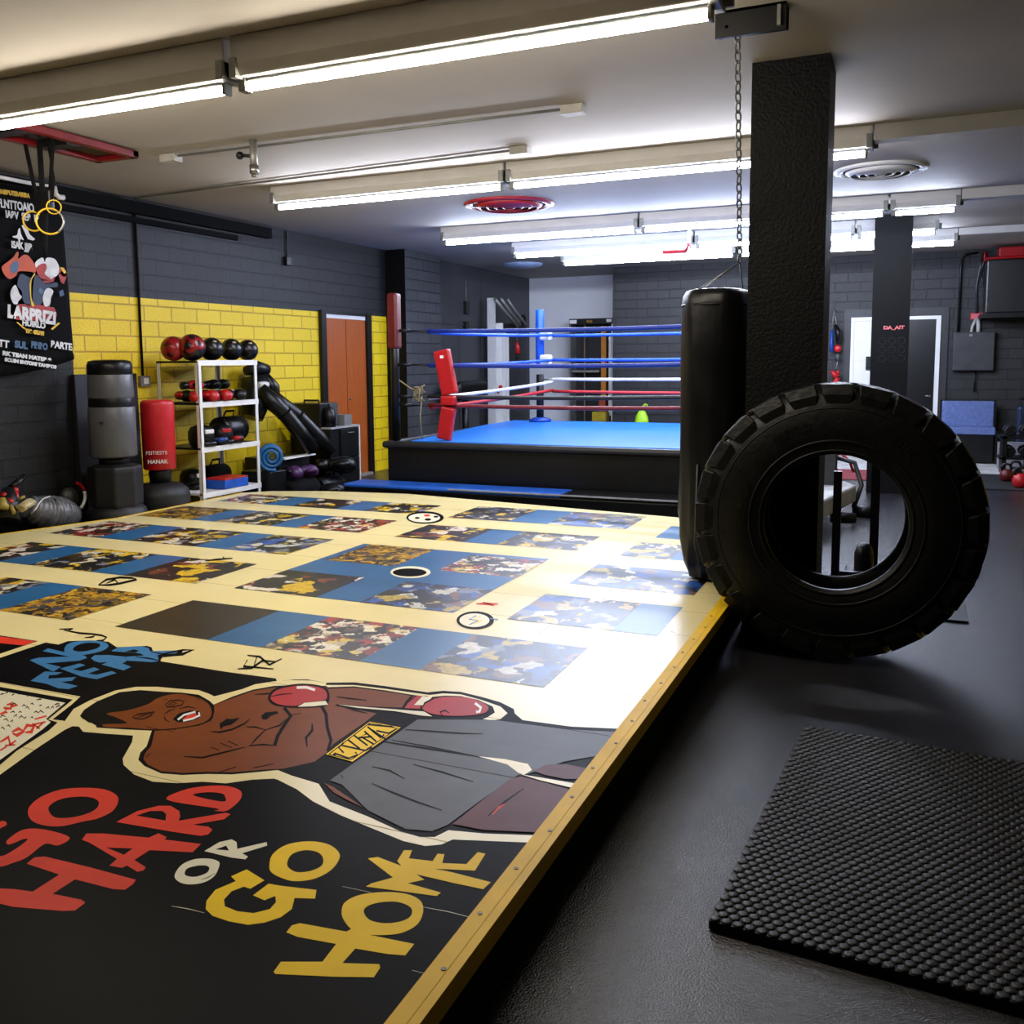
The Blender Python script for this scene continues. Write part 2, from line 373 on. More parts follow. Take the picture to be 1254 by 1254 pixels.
MB().tube([(p.x, p.y, 3.0), (p.x, p.y, 2.79)], .026, 12).build('pipe', GREYM, t)
b = MB(); b.tube([(p.x, p.y, 2.83), (p.x, p.y, 2.77)], .032, 12); b.tube([(p.x, p.y, 2.77), (p.x, p.y, 2.75)], .018, 10); b.build('fitting', STEEL, t)
b = MB(); b.tube([(p.x, p.y, 2.89), (p.x-.09, p.y-.02, 2.9)], .012, 8); b.ball((p.x-.1, p.y-.02, 2.9), .028, 12); b.build('valve_knob', BLKM, t)
def vent(c, r, m, label, inner):
    t = thing('ceiling_vent', label, 'vent', c)
    MB().lathe([(r, 0), (r, -.012), (r*.9, -.026), (r*.82, -.018), (r*.82, 0)], c, n=40, hoop=True).build('rim', m, t)
    for k, q in enumerate((.64, .46, .28, .10)):
        MB().lathe([(r*(q+.10), -.014), (r*(q+.11), -.02), (r*q, -.05), (r*(q-.02), -.046)], c, n=36, hoop=True).build('ring_vane', m, t)
    MB().lathe([(r*.8, -.001), (r*.8, -.004), (.01, -.004)], c, n=24).build('throat', inner, t)
vent((-3.62, 8.62, 3.0), .44, mat('vent_red', '8e1218', .4), 'round red ceiling vent with concentric rings', mat('vent_dark_red', '3c0709', .6))
vent((-.28, 8.45, 3.0), .36, HOUSE, 'round white ceiling vent right of the near pillar', mat('vent_dark', '34343a', .7))
p = atz(640, 323, 3.0)
b = MB(); b.lathe([(.32, 0), (.3, -.03), (.2, -.055), (.01, -.065)], p, n=28); tag(b.build('ceiling_dome', mat('pale_blue_shade', '9fb6d8', .4)), 'pale blue shallow dome on the far ceiling by the white wall', 'lamp')
a_, c_ = atz(812, 309, 2.7), atz(844, 298, 2.72)
t = thing('ceiling_rod', 'thin red arm under the far ceiling above the ring', 'arm', c_)
MB().tube([a_, a_+Vector((.25, .02, .0)), c_], .016, 8).build('rod', REDV, t); MB().tube([c_, (c_.x, c_.y, 3.0)], .02, 8).build('mount', HOUSE, t)
# ================================================================ painted training platform
CREAM = mat('deck_cream', 'e2d193', .28, bump=.06, bscale=12, var=.05, vscale=2.5, planks=.42, spec=.4)
INK = mat('mural_black', '0a090a', .36, bump=.06, bscale=14, var=.3, vscale=4, spec=.02)
SKIN = mat('mural_brown', '74390f', .36, spec=.06, var=.12)
HAIR = mat('mural_hair', '120e08', .5, spec=.02)
GLOVE = mat('mural_glove_red', 'a81c1c', .36, spec=.08, var=.08)
LRED = mat('mural_letter_red', 'd23a26', .36, spec=.06, var=.08)
LYEL = mat('mural_letter_yellow', 'f2c806', .36, spec=.06, var=.06)
LBLU = mat('mural_letter_blue', '2f6f9e', .36, spec=.25, var=.1)
LWHT = mat('mural_letter_cream', 'ddd5b4', .36, spec=.25, var=.05)
GREY = mat('mural_grey', '3a3a38', .36, planks=.42, spec=.11, var=.18, vscale=5)
MAUV = mat('mural_dark_red', '5a2220', .36, spec=.06, var=.2)
PBLU = mat('print_blue', '1f5a86', .33, var=.12, vscale=3)
PBRN = mat('print_olive_black', '241c06', .33, var=.25)
C1 = collage('print_photo_yellow', ['0c0b0a', '1a1712', 'b58e14', '0f0e0e', '1c1a18', 'cbbfa0', '3a2a12', '141316', '6f7076', 'd0a81e', '0d0c0c'], 11, .3)
C2 = collage('print_photo_red', ['15100e', 'd8cfb4', '9c2a1c', '241b16', '5a4a3c', '141010', 'b8a890', 'c8b044', '0d0c0c', '7a2018', 'dcd2ba', '2a201a'], 13, 2.1)
C3 = collage('print_photo_blue', ['1e4c94', '0f1118', 'a9923a', '1a3e78', 'b9b6a6', '171512', '6a4a30', '14161c', '70757e', '23324e'], 9, 4.7)
C4 = collage('print_photo_gold', ['b08012', '1a140c', 'c89a24', '0f0d0b', '8c6a18', '3a3a40', '5c4412'], 16, 7.9)
C5 = collage('print_photo_dark', ['0c0b0b', '141210', '0f0f12', 'd2c4ae', '201812', '6a3420', '101014', 'c9a41c'], 8, 11.3)
CROP = {'A': (80, 820, 3.919), 'B': (320, 810, 3.688), 'C': (340, 900, 2.986), 'D': (0, 930, 3.919), 'E': (200, 1010, 2.986), 'F': (0, 760, 4.823),
        'G': (0, 640, 3.919), 'H': (260, 590, 4.18), 'I': (60, 590, 4.823), 'J': (480, 600, 3.483), 'K': (280, 650, 2.986), 'L': (120, 720, 2.0226),
        'M': (600, 620, 4.823), 'Z': (0, 570, 2.986), 'P': (0, 0, 1)}
def cp(k, pts): ox, oy, s = CROP[k]; return [(ox+x/s, oy+y/s) for x, y in pts]
def deck(pts, lay): return [atz(x, y, DECK).to_2d().to_3d()+Vector((0, 0, DECK+.0006*lay)) for x, y in pts]
plat = thing('training_platform', 'low wide platform painted with a boxer and lettering, with yellow edging', 'platform', (-3.3, 3.9, 0))
OUT = [(-.835, -.4), (-.835, 7.25), (-1.65, 7.42), (-4.38, 7.86), (-5.2, 7.75), (-5.75, 7.55), (-5.93, 7.36), (-5.93, 5.75), (-6.2, 4.85), (-6.2, -.4)]
MB().prism([(x, y, 0) for x, y in OUT], (0, 0, DECK-.004)).build('base', BLKF, plat)
b = MB(); b.prism([(x, y, DECK-.004) for x, y in OUT], (0, 0, .004)); b.build('deck', CREAM, plat)
b = MB(); b.box((-.835, -.4, DECK-.05), (-.812, 7.25, DECK+.003)); b.box((-.875, -.4, DECK), (-.835, 7.25, DECK+.004)); b.build('edge_strip', mat('edge_yellow', 'e6b800', .5, spec=.15, var=.1), plat)
yy = 1.0
while yy < 4.6:
    b = MB(); b.lathe([(.006, DECK+.004), (.006, DECK+.0055)], (-.85+.008*sin(yy*9), yy, 0), n=10); yy += .21; b.build('screw_head', mat('screw_brown', '5a4a1c', .5), plat)
b = MB(); 
for i in range(6, 9): 
    (x0, y0_), (x1, y1_) = OUT[i], OUT[i+1]
    d = Vector((x1-x0, y1_-y0_, 0)).normalized(); n_ = Vector((-d.y, d.x, 0))*.02
    b.prism([(x0, y0_, DECK), (x1, y1_, DECK), (x1-n_.x, y1_-n_.y, DECK), (x0-n_.x, y0_-n_.y, DECK)], (0, 0, .003))
b.build('side_strip', YELV, plat)

MM = [INK, CREAM, SKIN, HAIR, GLOVE, LRED, LYEL, LBLU, LWHT, GREY, MAUV, BLKV, WHT, PBLU]
(iINK, iCRM, iSKN, iHAIR, iGLV, iRED, iYEL, iBLU, iWHT, iGRY, iMAU, _x, iWW, iPB) = range(14)
class Art:
    def __init__(s): s.b = MB(); s.n = 1
    def fill(s, mi, k, *loops, lay=None, sm=0):
        s.b.mi = mi; s.n += .12; s.b.poly([deck(smooth(cp(k, lp)) if sm else cp(k, lp), lay if lay else s.n) for lp in loops])
    def line(s, mi, k, w, *strokes, taper=True):
        """brush strokes; w in picture pixels"""
        s.b.mi = mi; s.n += .12
        for st in strokes:
            P = [Vector(p) for p in cp(k, st)]; L = []; R = []; m = len(P)
            for i, p in enumerate(P):
                d = (P[min(i+1, m-1)]-P[max(i-1, 0)]); d = d.normalized() if d.length > 1e-6 else Vector((1, 0))
                q = w*.5*((.45 if i in (0, m-1) else 1) if taper else 1); nn = Vector((-d.y, d.x))*q
                L.append(p+nn); R.append(p-nn)
            for i in range(m-1):
                V = [s.b.v(v) for v in deck([L[i], L[i+1], R[i+1], R[i]], s.n)]; s.b.f(V)
    def done(s, name): return s.b.build(name, MM, plat, up=True)
# ---- black field, speech bubble and boxer
a = Art()
field = cp('F', [(-250, 300), (0, 221), (270, 130), (345, 142), (400, 122), (520, 118), (640, 125), (690, 158), (870, 150), (895, 158), (905, 184), (1000, 178), (1145, 173), (1080, 207), (960, 216), (945, 240), (1254, 290)]) \
    + cp('P', [(278, 823), (338, 831)]) + cp('B', [(70, 90), (150, 82), (210, 82), (290, 97), (420, 95), (560, 112), (750, 140), (820, 133), (900, 138), (1000, 162), (1080, 185), (1140, 215), (1145, 236)]) \
    + [(640, 882), (700, 890), (768, 893)]
fld = deck(field, 1); fld += [Vector((-.835, y, DECK+.0006)) for y in (2.9, -.35)]+[Vector((x, y, DECK+.0006)) for x, y in ((-6.15, -.35), (-6.15, 2.4))]
a.b.mi = iINK; a.b.poly([fld]); a.n = 1.2
a.fill(iINK, 'F', [(-300, 60), (0, 88), (225, 122), (0, 198), (-300, 300)]); a.fill(iRED, 'F', [(-300, 62), (0, 94), (213, 123), (140, 148), (0, 134), (-300, 110)])
a.fill(iCRM, 'F', [(0, 197), (225, 122), (265, 130), (0, 221), (-250, 300), (-250, 275)])
a.fill(iCRM, 'F', [(-400, 300), (0, 365), (475, 450), (420, 500), (310, 585), (470, 605), (380, 648), (200, 768), (0, 912), (-400, 1150)])
a.fill(iINK, 'F', [(-400, 330), (0, 393), (430, 468), (285, 585), (340, 603), (290, 650), (100, 770), (0, 855), (-400, 1080)])
a.fill(iWHT, 'F', [(-400, 350), (0, 415), (385, 487), (272, 582), (300, 602), (250, 645), (0, 825), (-400, 1040)])
a.line(iINK, 'F', 1.8, *[[(x, y), (x+random.uniform(8, 22), y-random.uniform(4, 16)), (x+random.uniform(14, 34), y+random.uniform(-8, 8))] for x, y in
    [(0, 440), (30, 432), (70, 445), (110, 440), (160, 452), (215, 470), (180, 495), (130, 510), (230, 505), (270, 520), (200, 545), (150, 520), (320, 500), (300, 520), (230, 545), (60, 545), (20, 590), (60, 600), (110, 580), (140, 582), (180, 575), (40, 625), (5, 640), (80, 570), (0, 575), (110, 545), (20, 520), (70, 500), (330, 515)]])
a.line(iRED, 'F', 4.5, [(0, 555), (40, 540), (25, 520), (70, 522)], [(40, 500), (75, 490), (60, 510), (105, 500)], [(205, 585), (275, 565)],
    [(0, 720), (50, 690), (60, 735), (95, 710)], [(70, 660), (110, 640), (140, 655), (100, 680), (75, 668)], [(140, 650), (160, 620), (200, 625), (185, 660), (150, 662)], [(190, 610), (235, 640)], [(200, 615), (270, 600)], [(215, 640), (255, 605)], [(0, 770), (40, 745)], [(30, 740), (90, 735)])
a.fill(iCRM, 'A', *[cp('P', [])] if False else [[(0, 245), (40, 190), (120, 148), (240, 102), (340, 84), (440, 84), (560, 95), (640, 100), (690, 118), (715, 130), (850, 95), (910, 72), (1000, 58), (1080, 52), (1180, 54), (1254, 66)]
    + [((320+x/3.688-80)*3.919, (810+y/3.688-820)*3.919) for x, y in [(290, 108), (420, 108), (560, 125), (760, 153), (820, 146), (900, 150), (990, 174), (1080, 205), (1112, 235), (1080, 262), (1000, 275), (1000, 600)]]
    + [((340+x/2.986-80)*3.919, (900+y/2.986-820)*3.919) for x, y in [(1010, 340), (960, 397), (640, 384), (600, 402), (540, 408), (460, 390), (350, 345), (230, 295), (130, 245), (70, 200), (0, 165)]]
    + [(1000, 525), (900, 530), (770, 548), (660, 540), (540, 547), (420, 540), (330, 505), (280, 460), (275, 430), (320, 350), (325, 318), (200, 310), (85, 300), (66, 275), (0, 272)]])
def toA(k, pts): return [((x-80)*3.919, (y-820)*3.919) for x, y in cp(k, pts)]
a.fill(iINK, 'A', [(70, 225), (90, 195), (150, 155), (260, 110), (360, 100), (470, 108), (560, 112), (640, 122), (690, 150), (712, 170), (800, 132), (900, 98), (1000, 80), (1100, 76), (1254, 80)]
    + toA('B', [(300, 118), (420, 114), (560, 132), (680, 152), (760, 163), (830, 156), (900, 158), (980, 175), (1045, 205), (1055, 232), (1020, 255), (1000, 262)]) + toA('P', [(690, 893), (768, 896), (735, 945)])
    + toA('C', [(1000, 345), (975, 370), (750, 362), (625, 350), (575, 375), (520, 375), (450, 355), (330, 300), (190, 245), (150, 180), (50, 150), (0, 130)])
    + [(940, 492), (800, 505), (680, 503), (560, 508), (460, 500), (380, 465), (350, 435), (360, 400), (390, 370), (415, 295), (300, 290), (150, 280), (145, 262), (110, 255)])
a.fill(iHAIR, 'A', [(76, 225), (150, 160), (270, 113), (360, 105), (470, 112), (430, 142), (395, 168), (300, 197), (200, 212), (250, 235), (284, 252), (270, 262), (185, 262), (150, 270), (118, 252)], sm=1)
a.fill(iSKN, 'A', [(200, 212), (300, 197), (395, 168), (440, 140), (500, 122), (560, 119), (600, 128), (640, 138), (685, 165), (702, 200), (695, 232), (660, 258), (600, 272), (500, 286), (400, 288), (300, 281), (200, 278), (182, 265), (285, 261), (290, 252), (240, 230)], sm=1)
a.fill(iSKN, 'A', [(430, 296), (520, 290), (640, 272), (700, 247), (716, 205), (714, 172), (800, 140), (900, 105), (1000, 88), (1254, 86)]
    + toA('B', [(300, 126), (420, 120), (560, 138), (675, 157), (650, 185), (636, 210), (500, 206), (345, 196), (330, 202), (520, 236), (470, 275), (325, 375), (298, 412), (240, 455), (100, 486), (0, 492)])
    + [(800, 496), (680, 493), (560, 499), (460, 490), (395, 458), (374, 430), (385, 400), (412, 370)])
# face and chest drawing
a.line(iINK, 'A', 1.6, [(480, 168), (505, 152), (545, 148), (570, 155), (560, 172), (520, 182), (488, 180), (480, 168)], [(322, 230), (350, 215), (400, 210), (428, 208), (410, 225), (370, 240), (335, 236), (322, 230)],
    [(470, 150), (490, 143)], [(475, 215), (500, 200), (530, 190)], [(475, 225), (478, 240), (500, 255)], [(545, 190), (590, 180), (625, 188)], [(690, 165), (712, 195), (705, 235), (660, 262), (600, 275)], [(620, 130), (650, 150)], [(380, 212), (430, 203)], [(350, 222), (415, 216)], [(470, 288), (520, 300)], [(500, 285), (530, 292)], [(385, 275), (450, 290)])
a.fill(iINK, 'A', [(515, 240), (545, 212), (600, 198), (640, 203), (652, 220), (635, 238), (590, 252), (540, 255)]); a.fill(iRED, 'A', [(560, 240), (590, 220), (628, 212), (632, 225), (600, 243)])
a.line(iWW, 'A', 2.4, [(540, 243), (570, 220), (625, 205)], [(565, 248), (610, 238), (645, 222), (640, 208)], taper=False)
a.line(iINK, 'A', 1.2, [(495, 170), (515, 160), (535, 162), (520, 172), (495, 170)], [(345, 232), (380, 222), (415, 214)])
a.fill(iINK, 'A', [(740, 262), (775, 238), (800, 240), (838, 232), (820, 250), (795, 268), (760, 275), (745, 290)]); a.fill(iINK, 'A', [(940, 225), (960, 208), (1015, 202), (1025, 212), (985, 225), (965, 243), (945, 240)])
a.line(iINK, 'A', 2., [(700, 300), (740, 303), (800, 290), (860, 262), (885, 240)], [(870, 278), (910, 278), (960, 292), (920, 330), (890, 365)], [(960, 292), (1030, 270), (1060, 240)], [(880, 368), (950, 362), (1015, 368)], [(780, 345), (830, 368)], [(745, 355), (800, 378)], [(700, 375), (740, 390)], [(570, 420), (660, 425), (760, 400), (860, 375)], [(900, 475), (1000, 455)], [(740, 495), (820, 470)], [(385, 425), (410, 405)], [(910, 122), (975, 118), (1010, 125)], [(1085, 220), (1130, 212)])
a.line(iINK, 'A', 4.2, [(1050, 185), (1082, 225), (1050, 270), (1020, 320), (1005, 365)], taper=False)
a.line(iINK, 'A', 3.2, [(1185, 262), (1185, 295), (1155, 330), (1160, 375)])
a.line(iINK, 'B', 4., [(270, 200), (292, 240), (298, 300), (315, 360), (300, 410)], taper=False); a.line(iINK, 'B', 1.8, [(340, 162), (400, 170), (475, 178)], [(340, 197), (420, 222), (480, 238)])
# gloves
a.fill(iINK, 'B', [(30, 165), (62, 125), (150, 105), (225, 105), (290, 120), (308, 155), (298, 200), (250, 210), (165, 212), (100, 208), (50, 195)], sm=1)
a.fill(iGLV, 'B', [(42, 165), (72, 132), (150, 114), (220, 113), (280, 127), (297, 155), (282, 178), (200, 188), (165, 202), (110, 202), (62, 190)], sm=1)
a.fill(iWHT, 'B', [(165, 208), (195, 190), (290, 181), (302, 198), (230, 206)]); a.line(iWW, 'B', 3.2, [(160, 121), (205, 120), (243, 132)], taper=False); a.line(iINK, 'B', 1.5, [(42, 162), (90, 152), (140, 148)])
a.fill(iGLV, 'B', [(645, 214), (660, 186), (690, 159), (755, 158), (722, 190), (716, 218)]); a.fill(iWHT, 'B', [(690, 200), (728, 160), (772, 164), (735, 201)])
a.fill(iGLV, 'B', [(726, 215), (738, 192), (782, 168), (860, 163), (940, 168), (1005, 192), (1026, 215), (1005, 237), (930, 248), (830, 248), (765, 238)], sm=1)
a.line(iWW, 'B', 3.2, [(965, 192), (992, 212), (985, 230), (970, 232)], taper=False); a.line(iINK, 'B', 2.2, [(818, 248), (808, 232), (830, 225), (848, 236)], [(726, 215), (738, 192), (782, 168), (815, 163)], [(700, 158), (660, 188), (645, 214)])
a.fill(iWHT, 'B', [(345, 199), (500, 212), (640, 223), (735, 230), (772, 252), (720, 248), (600, 228), (440, 214)])
# shorts, belt label, legs
a.fill(iGRY, 'P', *[[(404, 957)] + cp('B', [(420, 462), (705, 266), (1050, 268)]) + [(690, 894), (765, 898), (735, 926), (690, 934)] + cp('C', [(905, 150), (880, 150), (740, 245), (622, 333), (575, 352), (470, 350), (330, 280), (235, 185)])])
a.line(iGRY, 'C', 3, [(330, 278), (420, 320), (490, 345), (570, 355)])
a.fill(iCRM, 'C', [(735, 82), (830, 92), (915, 110), (930, 132), (900, 150), (880, 142), (840, 112)]); a.fill(iCRM, 'C', [(890, 148), (1110, 185), (1135, 192), (1105, 204), (960, 170)])
a.fill(iMAU, 'C', [(935, 135), (985, 112), (1060, 112), (1125, 125), (1148, 145), (1120, 165), (1050, 165), (975, 150)])
a.fill(iMAU, 'C', [(640, 330), (740, 250), (850, 165), (890, 155), (1090, 210), (1050, 280), (1000, 345), (975, 362), (750, 352)])
a.fill(iSKN, 'C', [(170, 180), (205, 195), (310, 268), (250, 240), (205, 215)])
a.line(iINK, 'C', 2.4, [(345, 120), (410, 135), (465, 165)], [(495, 112), (600, 140), (715, 176)], [(345, 182), (420, 215), (510, 250), (600, 280)], [(770, 300), (830, 250), (900, 200)], [(300, 15), (520, 50), (740, 85)], [(230, 150), (240, 162)])
a.line(iINK, 'B', 2., [(650, 312), (760, 320), (900, 330), (1000, 332)], [(590, 360), (780, 395), (980, 435)], [(700, 262), (400, 470)])
a.line(iRED, 'C', 3, [(785, 295), (810, 270), (830, 258)])
a.fill(iYEL, 'B', [(490, 277), (630, 303), (412, 458), (292, 425)])
a.line(iINK, 'B', 2.2, [(330, 420), (395, 443), (435, 428), (425, 415)], [(372, 418), (350, 395), (372, 372)], [(365, 385), (470, 408), (500, 392)], [(390, 358), (445, 400)], [(480, 330), (450, 345), (510, 380)], [(420, 340), (480, 385)], [(465, 320), (520, 368)], [(440, 350), (500, 345)], [(480, 300), (540, 350), (555, 335)], [(500, 315), (560, 355)], [(480, 290), (590, 300), (610, 310), (575, 330), (520, 318)], [(325, 422), (335, 430)], taper=False)
a.line(iINK, 'B', 1.2, [(305, 425), (405, 450), (618, 306), (492, 282), (305, 425)], taper=False)
art = a.done('boxer_mural'); art['label'] = 'painted shouting boxer with red gloves and grey shorts on black'
# ---- lettering
a = Art(); a.n = 2
a.fill(iBLU, 'F', [(175, 235), (230, 220), (410, 214), (252, 182), (283, 165), (400, 192), (500, 208), (515, 222), (470, 238), (270, 254), (360, 275), (315, 303)])
a.fill(iBLU, 'F', [(382, 185), (398, 142), (470, 122), (570, 120), (632, 137), (636, 160), (590, 185), (500, 203), (430, 205)], [(432, 175), (450, 150), (510, 133), (575, 135), (592, 150), (560, 170), (480, 185)], sm=1)
a.fill(iBLU, 'F', [(180, 358), (265, 302), (370, 308), (335, 322), (290, 325), (285, 345), (450, 335), (425, 358), (360, 364), (460, 388), (405, 407), (345, 402), (275, 375)])
a.fill(iBLU, 'F', [(355, 285), (470, 255), (505, 265), (430, 290), (480, 300), (555, 278), (590, 290), (520, 315), (570, 322), (660, 300), (688, 312), (570, 348), (480, 332)])
a.fill(iBLU, 'F', [(538, 225), (560, 206), (640, 205), (742, 215), (750, 240), (722, 255), (775, 275), (730, 296), (600, 262), (640, 245), (590, 250), (560, 242)])
a.fill(iBLU, 'F', [(655, 182), (700, 160), (830, 152), (880, 165), (885, 182), (1060, 178), (1040, 195), (930, 205), (940, 240), (900, 248), (750, 238), (745, 215), (850, 208), (830, 196)], [(735, 187), (790, 172), (822, 180), (800, 192)])
a.line(iINK, 'F', 2., [(350, 52), (430, 50), (400, 62)], [(380, 58), (470, 75), (540, 80), (600, 88), (630, 100), (610, 118), (570, 120)], [(500, 102), (545, 98), (560, 92)], [(890, 185), (960, 200), (1080, 175), (1145, 173), (1080, 200), (970, 215)], [(800, 215), (880, 225), (950, 240)])
a.fill(iWHT, 'F', [(1080, 182), (1118, 178), (1075, 192)])
o = a.done('blue_lettering'); o['label'] = 'blue NO FEAR painted lettering'
a = Art(); a.n = 2
a.fill(iRED, 'D', [(135, 265), (145, 225), (200, 180), (300, 145), (420, 138), (510, 148), (560, 175), (567, 205), (540, 250), (470, 285), (400, 300), (300, 322), (220, 320), (160, 300)], [(232, 240), (255, 210), (310, 188), (390, 180), (450, 188), (475, 210), (460, 240), (410, 265), (330, 282), (260, 278)], sm=1)
a.fill(iRED, 'D', [(35, 390), (110, 340), (210, 338), (333, 375), (280, 415), (215, 408), (130, 472), (60, 500), (0, 517), (-80, 505), (-140, 440), (-80, 340), (0, 300), (28, 302), (30, 318), (0, 335), (-60, 390), (-70, 440), (0, 467), (70, 435), (132, 388), (110, 385), (75, 400), (40, 411)], sm=1)
a.fill(iRED, 'D', [(128, 503), (165, 472), (215, 468), (440, 522), (652, 580), (640, 600), (600, 628), (545, 625), (360, 578), (253, 648), (390, 675), (410, 690), (360, 728), (300, 730), (60, 710), (-60, 680), (-30, 620), (70, 625), (157, 637), (285, 555), (180, 520)])
a.fill(iRED, 'D', [(393, 388), (415, 358), (500, 358), (715, 378), (760, 357), (800, 375), (790, 387), (965, 408), (925, 448), (718, 438), (645, 485), (700, 520), (690, 535), (660, 542), (610, 512), (585, 523), (525, 512), (562, 480), (430, 402)], [(510, 425), (637, 430), (595, 460)])
a.fill(iRED, 'D', [(558, 303), (660, 250), (760, 225), (820, 225), (860, 250), (865, 275), (857, 297), (1085, 258), (1107, 265), (1075, 290), (925, 316), (1000, 325), (1020, 340), (1000, 362), (965, 370), (830, 350)], [(655, 272), (720, 250), (780, 250), (798, 265), (795, 296)])
a.fill(iRED, 'D', [(803, 197), (880, 150), (990, 130), (1090, 130), (1150, 150), (1160, 180), (1135, 215), (1085, 250), (1030, 248), (1040, 238)], [(928, 175), (990, 160), (1060, 165), (1080, 180), (1070, 205)], sm=1)
o = a.done('red_lettering'); o['label'] = 'red GO HARD painted lettering'
a = Art(); a.n = 2
a.fill(iWHT, 'D', [(838, 560), (870, 510), (930, 482), (1000, 478), (1045, 490), (1053, 510), (1030, 560), (980, 592), (910, 602), (860, 590)], [(886, 550), (900, 525), (950, 512), (990, 512), (1005, 525), (990, 548), (940, 565), (900, 562)], sm=1)
a.fill(iWHT, 'E', [(150, 98), (205, 65), (250, 55), (268, 65), (270, 90), (378, 65), (380, 78), (288, 106), (310, 118), (300, 128), (250, 122)], [(190, 92), (230, 78), (240, 96)])
a.line(iINK, 'D', 1., [(965, 580), (1000, 568), (1032, 548)])
o = a.done('cream_lettering'); o['label'] = 'cream OR painted lettering'
a = Art(); a.n = 2
a.fill(iYEL, 'E', [(388, 150), (400, 110), (450, 75), (530, 62), (600, 72), (640, 100), (642, 130), (610, 170), (550, 200), (480, 208), (430, 195), (395, 175)], [(453, 140), (470, 110), (515, 95), (560, 100), (583, 120), (580, 150), (540, 170), (490, 175), (460, 160)], sm=1)
a.fill(iYEL, 'E', [(248, 190), (305, 165), (370, 205), (318, 236), (295, 228), (250, 245), (222, 275), (225, 300), (270, 318), (330, 325), (390, 310), (412, 285), (410, 262), (370, 278), (328, 260), (385, 217), (430, 225), (560, 240), (555, 272), (480, 270), (470, 310), (430, 340), (370, 360), (310, 368), (240, 355), (180, 335), (155, 310), (158, 280), (190, 240), (265, 208)])
a.fill(iYEL, 'E', [(652, 320), (665, 285), (720, 258), (810, 248), (890, 255), (940, 280), (950, 320), (930, 365), (880, 395), (820, 405), (740, 403), (690, 385), (660, 350)], [(733, 320), (750, 298), (800, 285), (860, 285), (905, 305), (905, 335), (870, 355), (810, 362), (755, 350)], sm=1)
a.fill(iYEL, 'E', [(450, 395), (470, 370), (500, 362), (670, 393), (700, 375), (740, 402), (918, 438), (885, 480), (820, 475), (702, 455), (655, 508), (790, 512), (793, 525), (770, 560), (620, 558), (410, 548), (403, 540), (430, 503), (582, 503), (632, 438), (490, 412)])
a.fill(iYEL, 'E', [(748, 125), (785, 120), (890, 160), (955, 203), (895, 216), (1015, 250), (1000, 263), (740, 228), (762, 216), (840, 195)])
a.fill(iYEL, 'E', [(855, 135), (880, 95), (910, 95), (898, 125), (985, 135), (1003, 108), (1028, 110), (1020, 142), (1108, 146), (1150, 102), (1178, 108), (1140, 170), (990, 163), (1040, 172), (1198, 212), (1170, 238), (1060, 215), (890, 175)])
o = a.done('yellow_lettering'); o['label'] = 'yellow GO HOME painted lettering'
# ---- scuffs and hand drawn emblems
a = Art(); a.n = 3
a.line(iWHT, 'E', .8, [(30, 300), (90, 310), (150, 325)], [(655, 228), (760, 250)], [(930, 300), (1040, 320), (1150, 348)], [(910, 535), (980, 553)]); a.line(iINK, 'M', .9, [(285, 755), (355, 710)], [(1065, 740), (1090, 748)], [(455, 800), (480, 795)])
a.done('scuff_marks')['kind'] = 'stuff'; a = Art(); a.n = 3
a.line(iINK, 'Z', 2.4, [(360, 438), (390, 418), (440, 410), (480, 412), (500, 418), (440, 432), (400, 438), (362, 438)], [(390, 432), (420, 418), (430, 430)], [(870, 745), (920, 742), (960, 715), (1005, 718)], [(905, 695), (950, 700), (985, 730), (1030, 708)], [(905, 712), (890, 735), (1000, 745)], [(940, 700), (930, 730)], [(750, 350), (790, 345), (850, 340)], [(815, 335), (825, 345)])
a.done('scribble'); a = Art(); a.n = 3
E_ = lambda cx, cy, rx, ry, n=22: [(cx+rx*cos(2*pi*i/n), cy+ry*sin(2*pi*i/n)) for i in range(n)]
a.fill(iINK, 'P', E_(520.5, 634, 23, 7.6)); a.fill(iWHT, 'P', E_(519.5, 634.4, 19.5, 5.6))
a.fill(iINK, 'P', E_(524, 636.5, 4, 1.5)); a.fill(iINK, 'P', E_(511, 634.5, 3, 1.2)); a.fill(iRED, 'P', E_(523, 631.5, 4, 1.4)); a.fill(iINK, 'P', E_(534, 633, 3, 1.2))
a.done('round_emblem'); a = Art(); a.n = 3
a.fill(iINK, 'P', E_(582, 760, 23, 11)); a.fill(iWHT, 'P', E_(581, 760, 18.5, 8.4)); a.line(iBLU, 'K', 3, [(905, 312), (880, 325), (912, 330), (880, 345)]); a.line(iYEL, 'K', 2, [(920, 315), (895, 325), (925, 330), (895, 343)]); a.line(iBLU, 'K', 2.4, [(955, 322), (985, 326)])
a.done('round_emblem'); a = Art(); a.n = 3
a.line(iRED, 'K', 3, [(905, 268), (945, 268), (985, 268)], [(930, 262), (970, 275)])
a.done('red_scribble')
